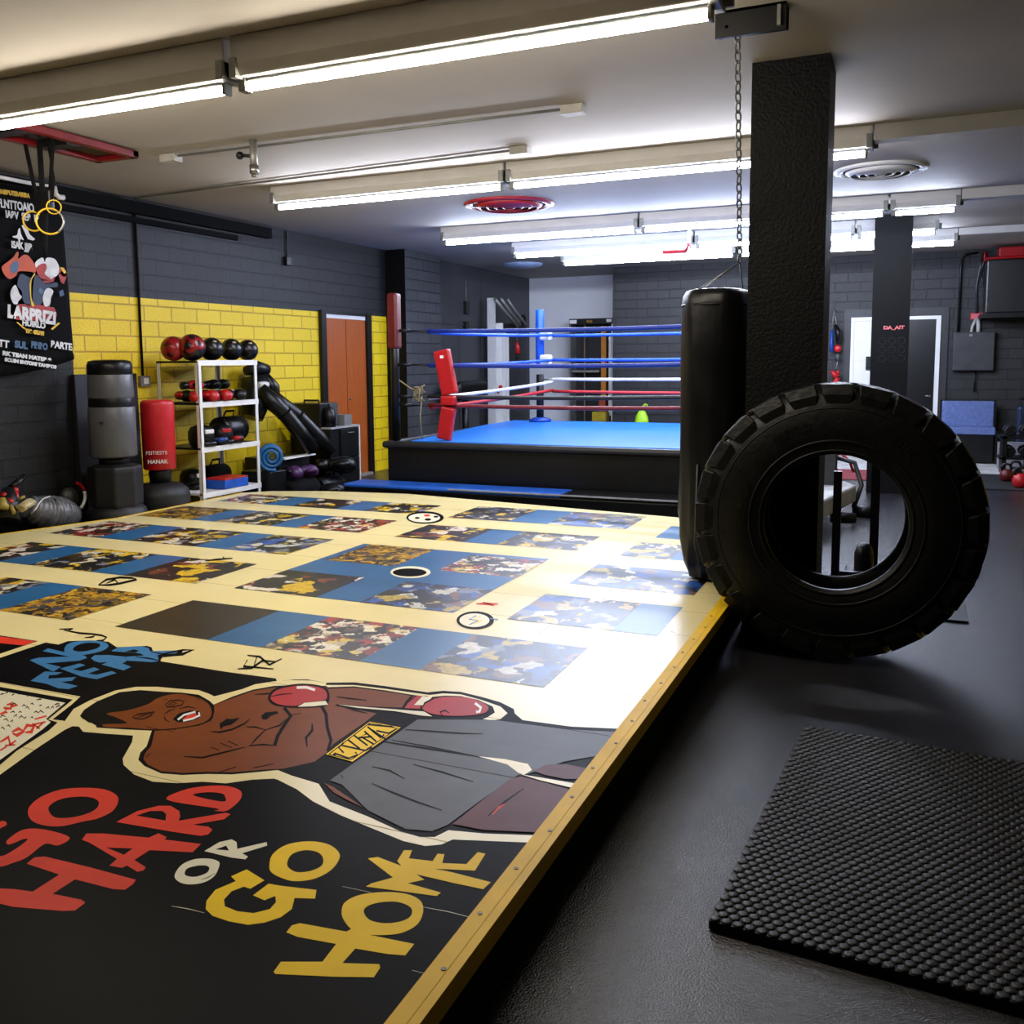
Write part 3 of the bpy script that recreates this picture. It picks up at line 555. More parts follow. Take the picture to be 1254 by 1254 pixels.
# ---- photo prints laid out in a grid on the deck
def prints(label, yn, yf, xs, kinds):
    """yn, yf: picture points on the near and far edges; xs: picture points along the near edge"""
    Y0, Y1 = atz(*yn, DECK).y, atz(*yf, DECK).y
    X = [atz(*p, DECK).x if not isinstance(p, float) else p for p in xs]
    b = MB()
    ms = [PBLU, PBRN, C1, C2, C3, C4, C5]
    for x0, x1, k in zip(X, X[1:], kinds):
        b.mi = k; V = [b.v((x, y, DECK+.0015)) for x, y in ((x0, Y0), (x1, Y0), (x1, Y1), (x0, Y1))]; b.f(V)
    o = b.build('photo_print', ms, plat, up=True); o['label'] = label; return X, Y0, Y1
q = lambda k, x, y: cp(k, [(x, y)])[0]
prints('print strip nearest the boxer, olive and blue panels', (141, 767.6), (241, 735.8), [(140.6, 767.6), (250.5, 785), (318, 794), (436, 812), (511, 822), (666, 842)], [1, 0, 3, 0, 4])
X, Y0, Y1 = prints('large blue print with four photographs', q('K', 20, 210), q('K', 520, 50), [q('K', 20, 210), q('K', 820, 300)], [0])
for i, (nl, nr, fy) in enumerate(((q('K', 20, 210), q('K', 315, 245), q('K', 225, 145)), (q('K', 480, 262), q('K', 820, 300), q('K', 665, 187)), (q('K', 355, 108), q('K', 605, 130), q('K', 520, 50)), (q('K', 765, 145), q('K', 1060, 168), q('K', 875, 88)))):
    A_, B_, Cc = atz(*nl, DECK), atz(*nr, DECK), atz(*fy, DECK)
    A_.x = max(A_.x, X[0]) if i else X[0]
    b = MB(); V = [b.v((x, y, DECK+.0021)) for x, y in ((A_.x, A_.y), (B_.x, A_.y), (B_.x, Cc.y), (A_.x, Cc.y))]; b.f(V)
    b.build('photo_panel', [C5, C3, C4, C2][i], plat, up=True)
a = Art(); a.n = 4.5; a.fill(iWHT, 'K', E_(665, 153, 74, 22)); a.fill(iINK, 'K', E_(662, 154, 62, 15)); a.done('oval_emblem')
prints('print strip with photograph, blue and yellow crowd', q('J', 10, 200), q('J', 150, 148), [q('J', 10, 200), q('J', 262, 223), q('J', 290, 228), q('J', 430, 240), q('J', 770, 268)], [6, 1, 0, 2])
prints('print strip beside the round emblem near the ring', q('J', 235, 118), q('J', 380, 70), [q('J', 235, 118), q('J', 490, 138), q('J', 650, 152), q('J', 990, 173)], [2, 0, 4])
# left column
def bx(k, pts): return [q(k, *p) for p in pts]
prints('print strip at the left edge by the lettering', q('G', 330, 470), q('G', 740, 348), [-4.9] + bx('G', [(-190, 400), (0, 420), (330, 470)]), [2, 0, 5])
prints('long print strip at the left, black end panel', q('G', 940, 293), q('G', 60, 85), bx('G', [(-190, 165), (0, 185), (128, 205), (430, 238), (595, 253), (940, 293)]), [6, 0, 2, 0, 5+1])
prints('print strip crossing the shelf reflection', (60, 653), (136.7, 638.7), [(60, 653)] + bx('I', [(280, 330), (470, 347), (860, 380), (1040, 398)]) + [(348, 680)], [3, 0, 2, 0, 4])
prints('print strip with two blue panels, third from the ring', q('I', 515, 200), q('I', 830, 145), bx('I', [(515, 200), (850, 220), (990, 232)]) + bx('H', [(300, 224), (430, 235), (750, 262)]), [5, 0, 2, 0, 3])
prints('left print strip nearest the ring step', q('H', 20, 100), q('H', 175, 62), bx('H', [(20, 100), (270, 115), (400, 125), (625, 140), (770, 150), (1055, 160)]), [3, 0, 6, 0, 2])
# right column, under the glare
RX = -1.02
prints('print strip in the glare, nearest on the right', q('M', 100, 667), q('M', 345, 520), bx('M', [(100, 667), (390, 700), (720, 735)]) + [RX], [4, 2, 0])
prints('print strip in the glare, second on the right', q('M', 465, 458), q('M', 665, 345), bx('M', [(465, 458), (730, 482)]) + [RX], [4, 4])
prints('print strip in the glare, third on the right', q('M', 765, 293), q('M', 910, 215), bx('M', [(765, 293)]) + [-1.35, RX], [2, 0])
prints('print strip in the glare, farthest on the right', q('M', 975, 187), q('M', 1105, 120), bx('M', [(975, 187)]) + [RX], [0])
# ================================================================ boxing ring
RZ = .66; RX0, RX1, RY0, RY1 = -5.02, -1.15, 8.55, 12.1
ring = thing('boxing_ring', 'raised boxing ring with blue canvas and black skirt', 'boxing ring', ((RX0+RX1)/2, (RY0+RY1)/2, 0))
CANV = mat('ring_canvas', '1f74d0', .38, var=.1, vscale=2, bump=.06, bscale=20)
MB().box((RX0+.02, RY0+.02, 0), (RX1-.02, RY1-.02, RZ-.07)).build('skirt', BLKV, ring)
b = MB(); b.box((RX0-.03, RY0-.03, RZ-.075), (RX1+.03, RY0+.05, RZ-.003)); b.box((RX0-.03, RY0, RZ-.075), (RX0+.05, RY1, RZ-.003)); b.box((RX1-.05, RY0, RZ-.075), (RX1+.03, RY1, RZ-.003)); b.build('edge_padding', mat('edge_black', '1a1a1b', .45), ring, bevel=.03, seg=3)
b = MB(); b.prism([(RX0+.28, RY0+.06, RZ-.02), (RX1, RY0+.06, RZ-.02), (RX1, RY1, RZ-.02), (RX0, RY1, RZ-.02), (RX0, RY0+2.6, RZ-.02)], (0, 0, .022)); b.build('canvas', CANV, ring)
# posts
PFL = Vector((-4.98, 8.72, 0)); PBL = Vector((-4.56, 11.9, 0)); PFR = Vector((-1.22, 8.72, 0)); PBR = Vector((-1.22, 11.9, 0))
def post(p, m, mtop, z0, z1, name='corner_post'):
    MB().tube([(p.x, p.y, RZ-.01), (p.x, p.y, z1)], .045, 12).build('corner_post', m, ring)
    if mtop: MB().box((p.x-.06, p.y-.06, z0), (p.x+.06, p.y+.06, z1+.02)).build('post_pad', mtop, ring, bevel=.025)
post(PFL, BLKM, DRED, 1.62, 2.18); post(PFR, BLKM, REDV, 1.5, 2.15); post(PBR, BLKM, BLUV, 1.5, 2.15)
MB().tube([(PBL.x, PBL.y, RZ-.01), (PBL.x, PBL.y, 1.3)], .05, 12).build('corner_post', BLKM, ring)
MB().tube([(PBL.x, PBL.y, 1.42), (PBL.x, PBL.y, 2.16)], .058, 14).build('post_pad', mat('post_blue', '0f4fc4', .35), ring, bevel=.01)
MB().lathe([(.15, RZ), (.15, RZ+.03), (.07, RZ+.06), (.01, RZ+.06)], (PBL.x, PBL.y, .003), n=16).build('post_foot', BLUV, ring)
ROPEN = mat('rope_blue_shaded', '0c2a86', .5, bump=.5, bscale=90); ROPEB = mat('rope_blue', '1450c8', .5, bump=.5, bscale=90)
ROPEW = mat('rope_white', 'd8d8d4', .5, bump=.3, bscale=90); ROPER = mat('rope_red', 'b3141a', .5, bump=.4, bscale=90); ROPED = mat('rope_red_shaded', '6e1016', .5, bump=.4, bscale=90); ROPEK = mat('rope_shaded_black', '151619', .5, bump=.4, bscale=90)
CF = Vector((-4.62, 8.78, 0)); CB = Vector((-4.36, 11.85, 0))   # where the ropes start at the two left corners
def sag(a, c, s=.02, n=10):
    a, c = Vector(a), Vector(c); return [a.lerp(c, i/n)-Vector((0, 0, s*4*(i/n)*(1-i/n))) for i in range(n+1)]
front = [(1.80, 1.795, ROPEN), (1.445, 1.45, ROPEN), (1.12, 1.15, ROPEK), (1.03, 1.045, ROPED)]  # front ropes: their shadow is painted in as darker rope colours
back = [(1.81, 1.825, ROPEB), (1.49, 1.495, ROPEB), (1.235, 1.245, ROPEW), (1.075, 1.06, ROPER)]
side = [(1.79, 1.82, ROPEB), (1.44, 1.49, ROPEB), (1.10, 1.20, ROPEW), (1.00, 1.09, ROPER)]
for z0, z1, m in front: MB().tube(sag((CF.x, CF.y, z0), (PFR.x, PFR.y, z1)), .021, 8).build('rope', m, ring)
for z0, z1, m in back: MB().tube(sag((CB.x, CB.y, z0), (PBR.x, PBR.y, z1), .01), .02, 8).build('rope', m, ring)
for z0, z1, m in side: MB().tube(sag((CF.x, CF.y+.04, z0), (CB.x, CB.y, z1), .015), .02, 8).build('rope', m, ring)
for z0, m in ((1.80, 0), (1.45, 0), (1.12, 1), (1.03, 1)): MB().tube(sag((PFR.x, PFR.y, z0), (PBR.x, PBR.y, z0)), .02, 8).build('rope', (ROPEB, ROPER)[m], ring)
for z in (1.80, 1.445, 1.11, 1.02):
    b = MB(); b.tube([(PFL.x+.04, PFL.y, z+.01), (-4.8, 8.75, z+.005)], .017, 8); b.tube([(-4.8, 8.75, z+.005), (CF.x, CF.y, z)], .008, 6); b.build('turnbuckle', [BLKM], ring)
for z in (1.81, 1.49):
    MB().box((-4.5, 11.72, z-.06), (-4.36, 11.86, z+.07)).build('turnbuckle_pad', mat('pad_white', 'cfcfca', .4), ring, bevel=.02)
for z in (1.81, 1.49, 1.235, 1.075): MB().tube([(PBL.x, PBL.y, z), (CB.x, CB.y, z)], .009, 6).build('turnbuckle', STEEL, ring)
b = MB(); random.seed(3)
for k in range(7):
    pts = [Vector((-4.72+random.uniform(-.08, .08), 8.74+random.uniform(-.03, .03), 1.15+random.uniform(-.09, .09))) for _ in range(4)]; b.tube(pts, .007, 5)
b.tube([(-4.95, 8.72, 1.3), (-4.8, 8.74, 1.2), (-4.66, 8.76, 1.16)], .008, 5); b.tube([(-4.68, 8.75, 1.12), (-4.69, 8.72, .9), (-4.68, 8.74, .67)], .007, 5); b.build('cord_tie', mat('cord_tan', '8c7f60', .8), ring)
# red corner pad folded over the ropes
def padbox(p0, p1, w, d):
    b = MB(); p0, p1 = Vector(p0), Vector(p1); u = (p1-p0); L = u.length; u.normalize(); x = Vector((1, 0, 0)); y = u.cross(x).normalized(); x = y.cross(u)
    b.box((-w/2, -d/2, 0), (w/2, d/2, L), Matrix(((x.x, y.x, u.x, p0.x), (x.y, y.y, u.y, p0.y), (x.z, y.z, u.z, p0.z), (0, 0, 0, 1)))); return b
for (p0, p1, w) in (((-4.42, 8.74, .672), (-4.36, 8.74, 1.01), .16), ((-4.36, 8.735, 1.03), (-4.36, 8.735, 1.13), .17), ((-4.34, 8.735, 1.145), (-4.43, 8.73, 1.60), .18)):
    padbox(p0, p1, w, .075).build('corner_pad', REDV, ring, bevel=.02)
MB().box((-4.43, 8.688, 1.515), (-4.39, 8.692, 1.545)).build('pad_patch', WHM, ring)
# step in front of the ring
sx0, sx1 = atz(420, 592, .25).x, -1.25
st = thing('ring_step', 'low black step with blue padded top in front of the ring', 'step', (-3, 8.3, 0))
MB().box((sx0, 8.12, 0), (sx1, 8.5, .215)).build('body', BLKV, st, bevel=.01)
xk = atz(700, 600, .25).x
MB().box((sx0, 8.11, .215), (xk, 8.5, .25)).build('blue_pad', mat('step_blue', '1c58b4', .45), st, bevel=.012)
MB().box((xk+.004, 8.11, .215), (sx1, 8.5, .25)).build('black_pad', BLKV, st, bevel=.012)
MB().box((sx0+1.2, 8.105, .238), (sx1, 8.112, .252)).build('edge_tape', mat('tape_grey', '9a9a9c', .5), st)

# ================================================================ tyre, heavy bag, mats
TC = Vector((-.318, 4.93, .69)); TR = .655
tyre = thing('tractor_tyre', 'huge worn black tractor tyre standing upright against the near pillar', 'tyre', (TC.x, TC.y, 0))
TM = mat('tyre_rubber', '0b0b0a', .45, bump=.35, bscale=30, var=.3, vscale=9, rvar=.08, spec=.35)
TILT = Matrix.Translation(TC) @ Matrix.Rotation(radians(-1.5), 4, 'X') @ Matrix.Rotation(radians(3), 4, 'Z') @ Matrix.Diagonal((1.028, 1, 1.028, 1))
b = MB(); b.M = TILT
prof = [(.318, .165), (.322, .19), (.345, .203), (.375, .205), (.40, .212), (.43, .215), (.47, .213), (.52, .205), (.56, .192), (.595, .172), (.622, .15), (.630, .10), (.632, 0)]
full = [(r, -h) for r, h in prof] + [(r, h) for r, h in prof[::-1][1:]]
inner = [(.33, .15), (.40, .15), (.50, .16), (.57, .13), (.59, .0)]
full += [(r, h) for r, h in inner] + [(r, -h) for r, h in inner[::-1][1:]]
rings = []
n = 96
for (r, h) in full: rings.append([(r*cos(2*pi*k/n), h, r*sin(2*pi*k/n)) for k in range(n)])
b.loft(rings, False, True, closed=True); b.build('casing', TM, tyre)
b = MB(); b.M = TILT; NL = 24
for k in range(NL):
    for sg in (-1, 1):
        a0 = 2*pi*k/NL + (pi/NL if sg > 0 else 0)
        def P(r, a, h): return (r*cos(a), h*sg, r*sin(a))
        w0, w1 = .108, .098
        # lug: starts on the sidewall, wraps the shoulder and runs slanting across the tread
        st_ = [(.548, .193, .0, w0*.8), (.60, .196, .0, w0), (.648, .178, .012, w0), (.656, .12, .05, w1), (.656, .03, .10, w1), (.654, -.012, .125, w1*.8)]
        low = [(.545, .186), (.59, .165), (.618, .14), (.624, .1), (.626, .03), (.626, -.012)]
        rr = []
        for (r, h, da, w), (rl, hl) in zip(st_, low):
            a = a0+da
            rr.append([P(rl, a-w*1.08, hl), P(r, a-w, h), P(r, a+w, h), P(rl, a+w*1.08, hl)])
        b.loft(rr, True, False)
b.build('tread_lugs', TM, tyre, bevel=.006, seg=2)
b = MB(); b.M = TILT
for r, h, q in ((.385, .2105, .006), (.535, .1985, .005), (.338, .2, .007)):
    for sg in (-1, 1): b.tube([(r*cos(2*pi*k/80), h*sg, r*sin(2*pi*k/80)) for k in range(80)], q, 6, closed=True)
b.build('sidewall_ribs', TM, tyre)
b = MB(); b.M = TILT; random.seed(5)
for a_, s_ in ((2.2, 9), (1.0, 5), (4.9, 8), (5.5, 4)):
    b = MB(); b.M = TILT
    for i in range(s_):
        a = a_-i*.045; r = .462
        c = Vector((r*cos(a), -.2135, r*sin(a))); t_ = Vector((sin(a), 0, -cos(a))); n_ = Vector((cos(a), 0, sin(a)))
        M = Matrix(((t_.x, 0, n_.x, c.x), (0, 1, 0, c.y), (t_.z, 0, n_.z, c.z), (0, 0, 0, 1)))
        b.box((-.006, -.003, -.018), (.006, .003, .018), M)
        if i % 2: b.box((-.006, -.003, .012), (.012, .003, .018), M)
    b.build('raised_lettering', TM, tyre)

hx, hy = -1.012, 5.40
bag = thing('heavy_bag', 'tall black punching bag standing against the near pillar on the platform edge', 'punching bag', (hx, hy, DECK))
prof = [(.09, DECK+.006), (.125, DECK+.02), (.15, DECK+.1), (.175, DECK+.25), (.187, .6), (.190, 1.0), (.190, 1.5), (.189, 1.78), (.182, 1.83), (.163, 1.862), (.13, 1.87), (.05, 1.874)]
b = MB(); nk = 40
def wr(z, a):
    q = .004*sin(5*a+z*7)+.003*sin(11*a-z*13)
    return q*(2.2 if z < .7 else 1)
b.loft([[(hx+(r+wr(z, 2*pi*k/nk))*cos(2*pi*k/nk), hy+(r+wr(z, 2*pi*k/nk))*sin(2*pi*k/nk), z) for k in range(nk)] for r, z in prof]); b.build('body', BLKV, bag)
b = MB(); b.lathe([(.189, 1.772), (.191, 1.78), (.189, 1.788)], (hx, hy, 0), n=40)
b.build('gathered_rim', BLKV, bag)
b = MB(); b.tube([(hx-.03, hy-.182, DECK+.1), (hx-.06, hy-.19, .45), (hx-.05, hy-.192, .9)], .006, 6); b.build('seam', mat('seam_grey', '3a3a38', .6), bag)
tie = Vector((-.865, 5.28, 2.0))
b = MB()
for a in (.4, 2.5, 4.2): b.tube([tie, (hx+.15*cos(a), hy+.15*sin(a), 1.862)], .004, 6)
b.build('hanging_strap', STEEL, bag)
# ceiling bracket and chain
bk = thing('chain_bracket', 'black steel bracket on the ceiling holding the long chain', 'bracket', (-.68, 4.42, CEIL))
b = MB(); b.box((-.84, 4.36, 2.885), (-.54, 4.372, CEIL)); b.box((-.84, 4.45, 2.91), (-.54, 4.462, CEIL)); b.box((-.84, 4.36, CEIL-.012), (-.54, 4.462, CEIL)); b.build('channel', BLKM, bk)
b = MB(); b.box((-.575, 4.34, 2.90), (-.56, 4.36, 2.985)); b.build('tab', GREYM, bk)
b = MB(); b.tube([(-.79, 4.36, 2.93), (-.79, 4.462, 2.93)], .008, 8); b.build('pin', STEEL, bk)
c0 = Vector((-.752, 4.41, 2.925)); n = 26; b = MB(); dv = (tie-c0); L = dv.length; dv.normalize(); ln = L/n
e1 = dv.cross(Vector((0, 1, 0))).normalized(); e2 = dv.cross(e1)
for k in range(n):
    c = c0+dv*ln*(k+.5); w = e1 if k % 2 == 0 else e2; w = (e1*.9+e2*.45).normalized() if k % 2 == 0 else (e2*.9-e1*.45).normalized()
    pts = []
    for i in range(14):
        a = 2*pi*i/14; pts.append(c+dv*(cos(a)*ln*.62)+w*(sin(a)*.0145))
    b.tube(pts, .0042, 6, closed=True)
tag(b.build('hanging_chain', mat('chain_steel', '6b6b68', .4, metal=.8)), 'long steel chain hanging from the ceiling bracket beside the near pillar', 'chain')
# patterned rubber mat
mA, mB = atz(868, 1125, .03), atz(985, 888, .03)
d = (mB-mA); d.z = 0; ln_ = d.length; d.normalize(); w_ = Vector((d.y, -d.x, 0))
MATM = mat('dimpled_rubber', '1c1c1d', .5, bump=.2, bscale=120, var=.2)
b = MB(); wd = 1.25; P = [mA, mA+w_*wd, mB+w_*wd, mB]; b.prism([(p.x, p.y, .002) for p in P], (0, 0, .023))
pw, pd = .030, .0262; jr = 0; yy = .012
while yy < ln_-.01:
    xx = .014+(pw*.5 if jr % 2 else 0)
    while xx < wd-.01:
        c = mA+w_*xx+d*yy; rr = [[(c.x+w_.x*cos(a)*q*.0152+d.x*sin(a)*q*.0152, c.y+w_.y*cos(a)*q*.0152+d.y*sin(a)*q*.0152, z) for a in [2*pi*k/6+pi/6 for k in range(6)]] for q, z in ((1, .024), (.92, .0295), (.6, .031))]
        R_ = [[b.v(p) for p in r] for r in rr]
        for u_, v_ in ((0, 1), (1, 2)):
            for k in range(6): b.f([R_[u_][k], R_[u_][(k+1) % 6], R_[v_][(k+1) % 6], R_[v_][k]], True)
        b.f(R_[2], True); xx += pw
    yy += pd; jr += 1
tag(b.build('rubber_mat', MATM), 'thick black dimpled rubber mat lying on the floor in the right foreground', 'mat')
p1, p2_ = atz(1168, 742, 0), atz(1186, 764, 0)
b = MB(); b.box((-.02, p2_.y, .001), (p2_.x, p1.y+.55, .014)); tag(b.build('floor_mat', BLK), 'thin black floor mat behind the tractor tyre', 'mat')
# ================================================================ along the yellow wall
def label_text(parent, body, p, u, v, size, m, bold=.0, sx=1., align='CENTER', name='lettering'): return text(name, body, size, frame(p, u, v), m, parent, bold=bold, sx=sx, align=align)
# ---- banner
ban = thing('wall_banner', 'black cloth banner with boxing print hanging on the left wall', 'banner', (-6.45, 5.3, 2.1))
BX = -6.45
def bq(px, py): p = atx(px, py, BX); return p
TL, TR_, BL, BR = atx(-75, 208, BX), atx(76, 240, BX), atx(-75, 462, BX), atx(94, 440, BX)
b = MB(); N, Mm = 24, 16; G = []
for i in range(Mm+1):
    f = i/Mm; L_, R_ = TL.lerp(BL, f), TR_.lerp(BR, f); row = []
    for k in range(N+1):
        g = k/N; p = L_.lerp(R_, g); p.z -= .06*sin(pi*g)*f*f; p.x += -.02+.03*f*sin(g*17)*.5*max(0, g-.2); row.append(b.v(p))
    G.append(row)
for i in range(Mm):
    for k in range(N): b.f([G[i][k], G[i][k+1], G[i+1][k+1], G[i+1][k]], True)
b.build('cloth', mat('banner_black', '050506', .8, spec=.12, bump=.1, bscale=10), ban, solid=.006)
YT = mat('print_yellow', 'd8b020', .6); WT = mat('print_white', 'cfcfd2', .6); BT = mat('print_steel_blue', '3a5a7c', .6); OT = mat('print_orange', 'b8461a', .6); RT = mat('print_red', '9c2018', .6); NB = mat('print_navy', '1c2c48', .6)
UY = Vector((0, 1, 0)); UZ = Vector((0, 0, 1))
FX = BX+.022
def bt(px, py, body, h, m, sx=1., bold=.003):
    p = atx(px, py, FX); dist = (p-POS).dot(FWD); 
    sl = atx(px+40, py+6, FX)-p; return text('banner_lettering', body, h/F_*dist*1.35, frame(p, sl, UZ), m, ban, bold=bold, sx=sx)
bt(-6, 236, 'ARIAIRBUTERAIRIRA', 5.5, YT, .74, .003); bt(-3, 253, 'FLNTTOAJO', 10.5, WT, .68); bt(7, 266, 'IABV  SEB  IP', 9, WT, .72); bt(14, 303, 'ISAK JJJB', 8.5, WT, .72)
bt(9, 388, 'LARPRIZI', 15.5, WT, .85, .008); bt(27, 398, 'HUIRLO', 7, WT, 1.0); bt(31, 407, 'TIR GUYI', 4.5, YT, 1.1, .004)
bt(-2, 424, 'TT', 9, WT); bt(18, 425, 'SUL', 8.5, BT, .95, .004); bt(38, 425.5, 'PRIRO', 8, BT, .8, .004); bt(62, 425, 'BARTE', 8.5, WT, .95); bt(3, 434.5, 'RK TIIAN MATEB 8', 5, WT, 1.28); bt(6, 442, 'SCUIN ENTOMI TAMIBOS', 4.2, WT, 1.18)
b = MB()
def bpz(mi, pts, lay):
    b.mi = mi; b.poly([[atx(x, y, FX-.006+lay*.002) for x, y in (smooth(pts, 4) if len(pts) > 6 else pts)]])
c6 = lambda pts: [(x/9.645, 210+y/9.645) for x, y in pts]
c7 = lambda pts: [(x/8.955, 320+y/8.955) for x, y in pts]
bpz(0, c6([(255, 640), (300, 620), (350, 740), (415, 800), (390, 815), (330, 800)]), 1); bpz(0, c6([(150, 765), (200, 750), (215, 690), (235, 670), (250, 740), (280, 810), (240, 800), (235, 880), (215, 870), (215, 800), (160, 780)]), 1)
bpz(1, c6([(20, 1130), (100, 1060), (160, 1010), (200, 950), (220, 960), (215, 1030), (280, 985), (340, 1000), (410, 1100), (420, 1190), (340, 1180), (220, 1180), (190, 1230), (120, 1270), (60, 1230)]), 1)
bpz(2, c6([(120, 1130), (160, 1070), (205, 1060), (220, 1120), (200, 1180), (160, 1200), (125, 1180)]), 2)
bpz(0, c6([(415, 1080), (500, 1015), (530, 1070), (550, 1020), (640, 1030), (690, 1100), (700, 1180), (660, 1240), (560, 1280), (450, 1180)]), 1)
bpz(3, c6([(430, 1140), (480, 1095), (540, 1090), (550, 1150), (530, 1210), (600, 1270), (560, 1300), (480, 1260), (440, 1200)]), 2)
bpz(3, c6([(690, 1180), (710, 1130), (760, 1140), (790, 1200), (780, 1260), (730, 1230)]), 1); bpz(4, c6([(710, 1130), (745, 1135), (785, 1190), (760, 1210)]), 2)
bpz(3, c7([(640, 150), (680, 100), (735, 120), (720, 200), (700, 250), (670, 230)]), 1); bpz(3, c7([(470, 190), (540, 215), (605, 160), (590, 220), (530, 240), (480, 230)]), 2)
bpz(5, c7([(230, 140), (330, 180), (370, 150), (330, 260), (345, 470), (290, 480), (250, 420), (240, 330), (190, 260)]), 1); bpz(5, c7([(390, 150), (450, 200), (520, 250), (620, 230), (630, 280), (540, 290), (480, 350), (460, 460), (370, 470), (360, 300)]), 1)
bpz(4, c7([(370, 140), (385, 145), (345, 220), (345, 400), (375, 475), (345, 480), (325, 250)]), 2)
bpz(0, c7([(125, 310), (170, 260), (215, 360), (240, 390), (200, 440), (190, 470), (145, 460), (115, 380)]), 2); bpz(0, c7([(470, 400), (500, 310), (545, 295), (585, 330), (560, 400), (545, 480), (490, 490)]), 2)
bpz(2, c7([(410, 330), (440, 290), (480, 320), (460, 370)]), 3); bpz(2, c7([(650, 330), (690, 310), (705, 370), (660, 390)]), 2)
b.build('printed_fighters', [WT, OT, BT, RT, YT, NB], ban); b = MB()
bpz(3, c7([(190, 490), (240, 470), (420, 475), (560, 500), (600, 520), (590, 630), (180, 640)]), 1); bpz(1, c7([(85, 610), (95, 510), (115, 560), (135, 600), (150, 620)]), 2)
bpz(4, c7([(175, 665), (200, 670), (280, 735), (260, 740)]), 2); b.build('printed_badge', [WT, OT, BT, RT, YT, NB], ban); b = MB()
bpz(4, c7([(560, 740), (640, 670), (660, 680), (575, 755)]), 2); bpz(4, c7([(780, 930), (795, 940), (832, 1050), (820, 1060)]), 2)
b.build('printed_swash', [WT, OT, BT, RT, YT, NB], ban)
a_, c_ = atx(-60, 205, -6.42), atx(43, 225.5, -6.42)
cane = thing('white_stick', 'white hooked stick fixed above the wall banner', 'stick', c_)
b = MB(); b.tube([a_, c_], .016, 8); b.tube([c_, atx(65, 228, -6.42)], .012, 8); b.tube([atx(66, 228, -6.42), atx(68, 238, -6.42), atx(72, 241.5, -6.42), atx(78, 242, -6.42)], .022, 8); b.build('shaft', WHM, cane)
# ---- ceiling suspension frame with straps and rings
sf = thing('suspension_frame', 'red edged black ceiling frame at the left with hanging straps', 'frame', (-5.2, 4.6, CEIL))
b = MB(); b.box((-5.46, 3.84, 2.94), (-5.40, 5.28, 2.99)); b.box((-5.13, 3.84, 2.94), (-5.07, 5.28, 2.99)); b.box((-5.46, 5.22, 2.94), (-5.07, 5.28, 2.99)); b.box((-5.46, 3.84, 2.94), (-5.07, 3.9, 2.99)); b.build('edge_rail', mat('rail_red', '740a10', .4), sf, bevel=.008)
MB().box((-5.41, 3.88, 2.97), (-5.12, 5.23, CEIL)).build('panel', BLKM, sf)
b = MB(); b.box((-5.4, 4.3, 2.93), (-5.13, 4.4, 2.975)); b.box((-5.4, 4.7, 2.93), (-5.13, 4.8, 2.975)); b.build('cross_bar', BLKM, sf)
SY = 4.62
def P5(px, py, y=SY): return aty(px, py, y)
for pts, w in (([(30, 165), (44, 238), (48, 262)], 3.2), ([(48, 170), (52, 235), (53, 300)], 4.2), ([(65, 172), (63, 205), (61, 250)], 3.), ([(60, 200), (66, 220), (63, 255)], 2.)):
    P = [P5(*p) for p in pts]; P[0].z = 2.95
    MB().tube(P, w/F_*6.3, 8, flat=.5).build('strap', BLKF, sf)
b = MB(); b.box(P5(46, 262)-Vector((.01, .02, 0)), P5(62, 232)+Vector((.01, .02, 0))); b.build('buckle', BLKM, sf, bevel=.012)
b = MB(); b.tube([P5(55, 250), P5(54, 300), P5(56, 316)], [.03, .028, .01], 8, flat=.5); b.build('strap_tail', BLKF, sf)
for i, (cx, cy, rx, m) in enumerate(((41, 271, 11.5, YT), (61, 271, 15., YT), (66, 253.5, 8, YT))):
    p = P5(cx, cy, SY-.03-.03*i); R_ = rx/F_*6.3
    r = thing('gym_ring', ('small yellow hanging ring at the left of the straps', 'large yellow and silver hanging ring below the straps', 'thin upper yellow hanging ring at the right of the straps')[i], 'gym ring', p, 'rings on the ceiling straps')
    b = MB(); u_ = Vector((.8, .6, 0)) if i != 0 else Vector((.55, .8, 0))
    b.tube(arc(p, R_, 0 if i != 1 else .9, 2*pi if i != 1 else 2*pi-.9, 28, u_)[:(-1 if i != 1 else None)], .0062 if i < 2 else .004, 8, closed=i != 1); b.build('hoop', m, r)
    if i == 1: b = MB(); b.tube(arc(p, R_, -.95, .95, 12, u_), .007, 8); b.build('tape_wrap', STEEL, r)
# ---- free-standing bags
def lathe_parts(root, specs, c, n=36):
    for nm, prof, m in specs: MB().lathe(prof, c, n=n).build(nm, m, root)
SILV = mat('silver_vinyl', '55565a', .36, bump=.1, bscale=18, var=.15)
c = Vector((-6.2, 6.0, 0))
fb = thing('free_standing_bag', 'tall black and silver free standing punching bag by the left wall', 'punching bag', c)
MB().lathe([(.24, 0), (.255, .03), (.255, .2), (.24, .25), (.2, .29), (.05, .29)], c, n=36).build('base', BLK, fb)
MB().lathe([(.22, .27), (.225, .3), (.225, .58), (.22, .62), (.1, .65)], c, n=8, smooth=False).build('pedestal', BLK, fb, bevel=.015)
lathe_parts(fb, [('stem', [(.12, .62), (.13, .72)], BLKM), ('lower_sleeve', [(.178, .70), (.192, .715), (.190, 1.115), (.183, 1.13)], SILV), ('waist_band', [(.184, 1.125), (.186, 1.135), (.182, 1.205), (.18, 1.21)], BLKV), ('upper_sleeve', [(.183, 1.2), (.186, 1.215), (.18, 1.395), (.178, 1.4)], SILV), ('cap', [(.178, 1.395), (.183, 1.405), (.183, 1.475), (.17, 1.51), (.12, 1.522), (.01, 1.524)], BLKV)], c)
b = MB(); pp = [( .193*cos(a), .193*sin(a)) for a in (-2.6, -2.45, -2.3)]
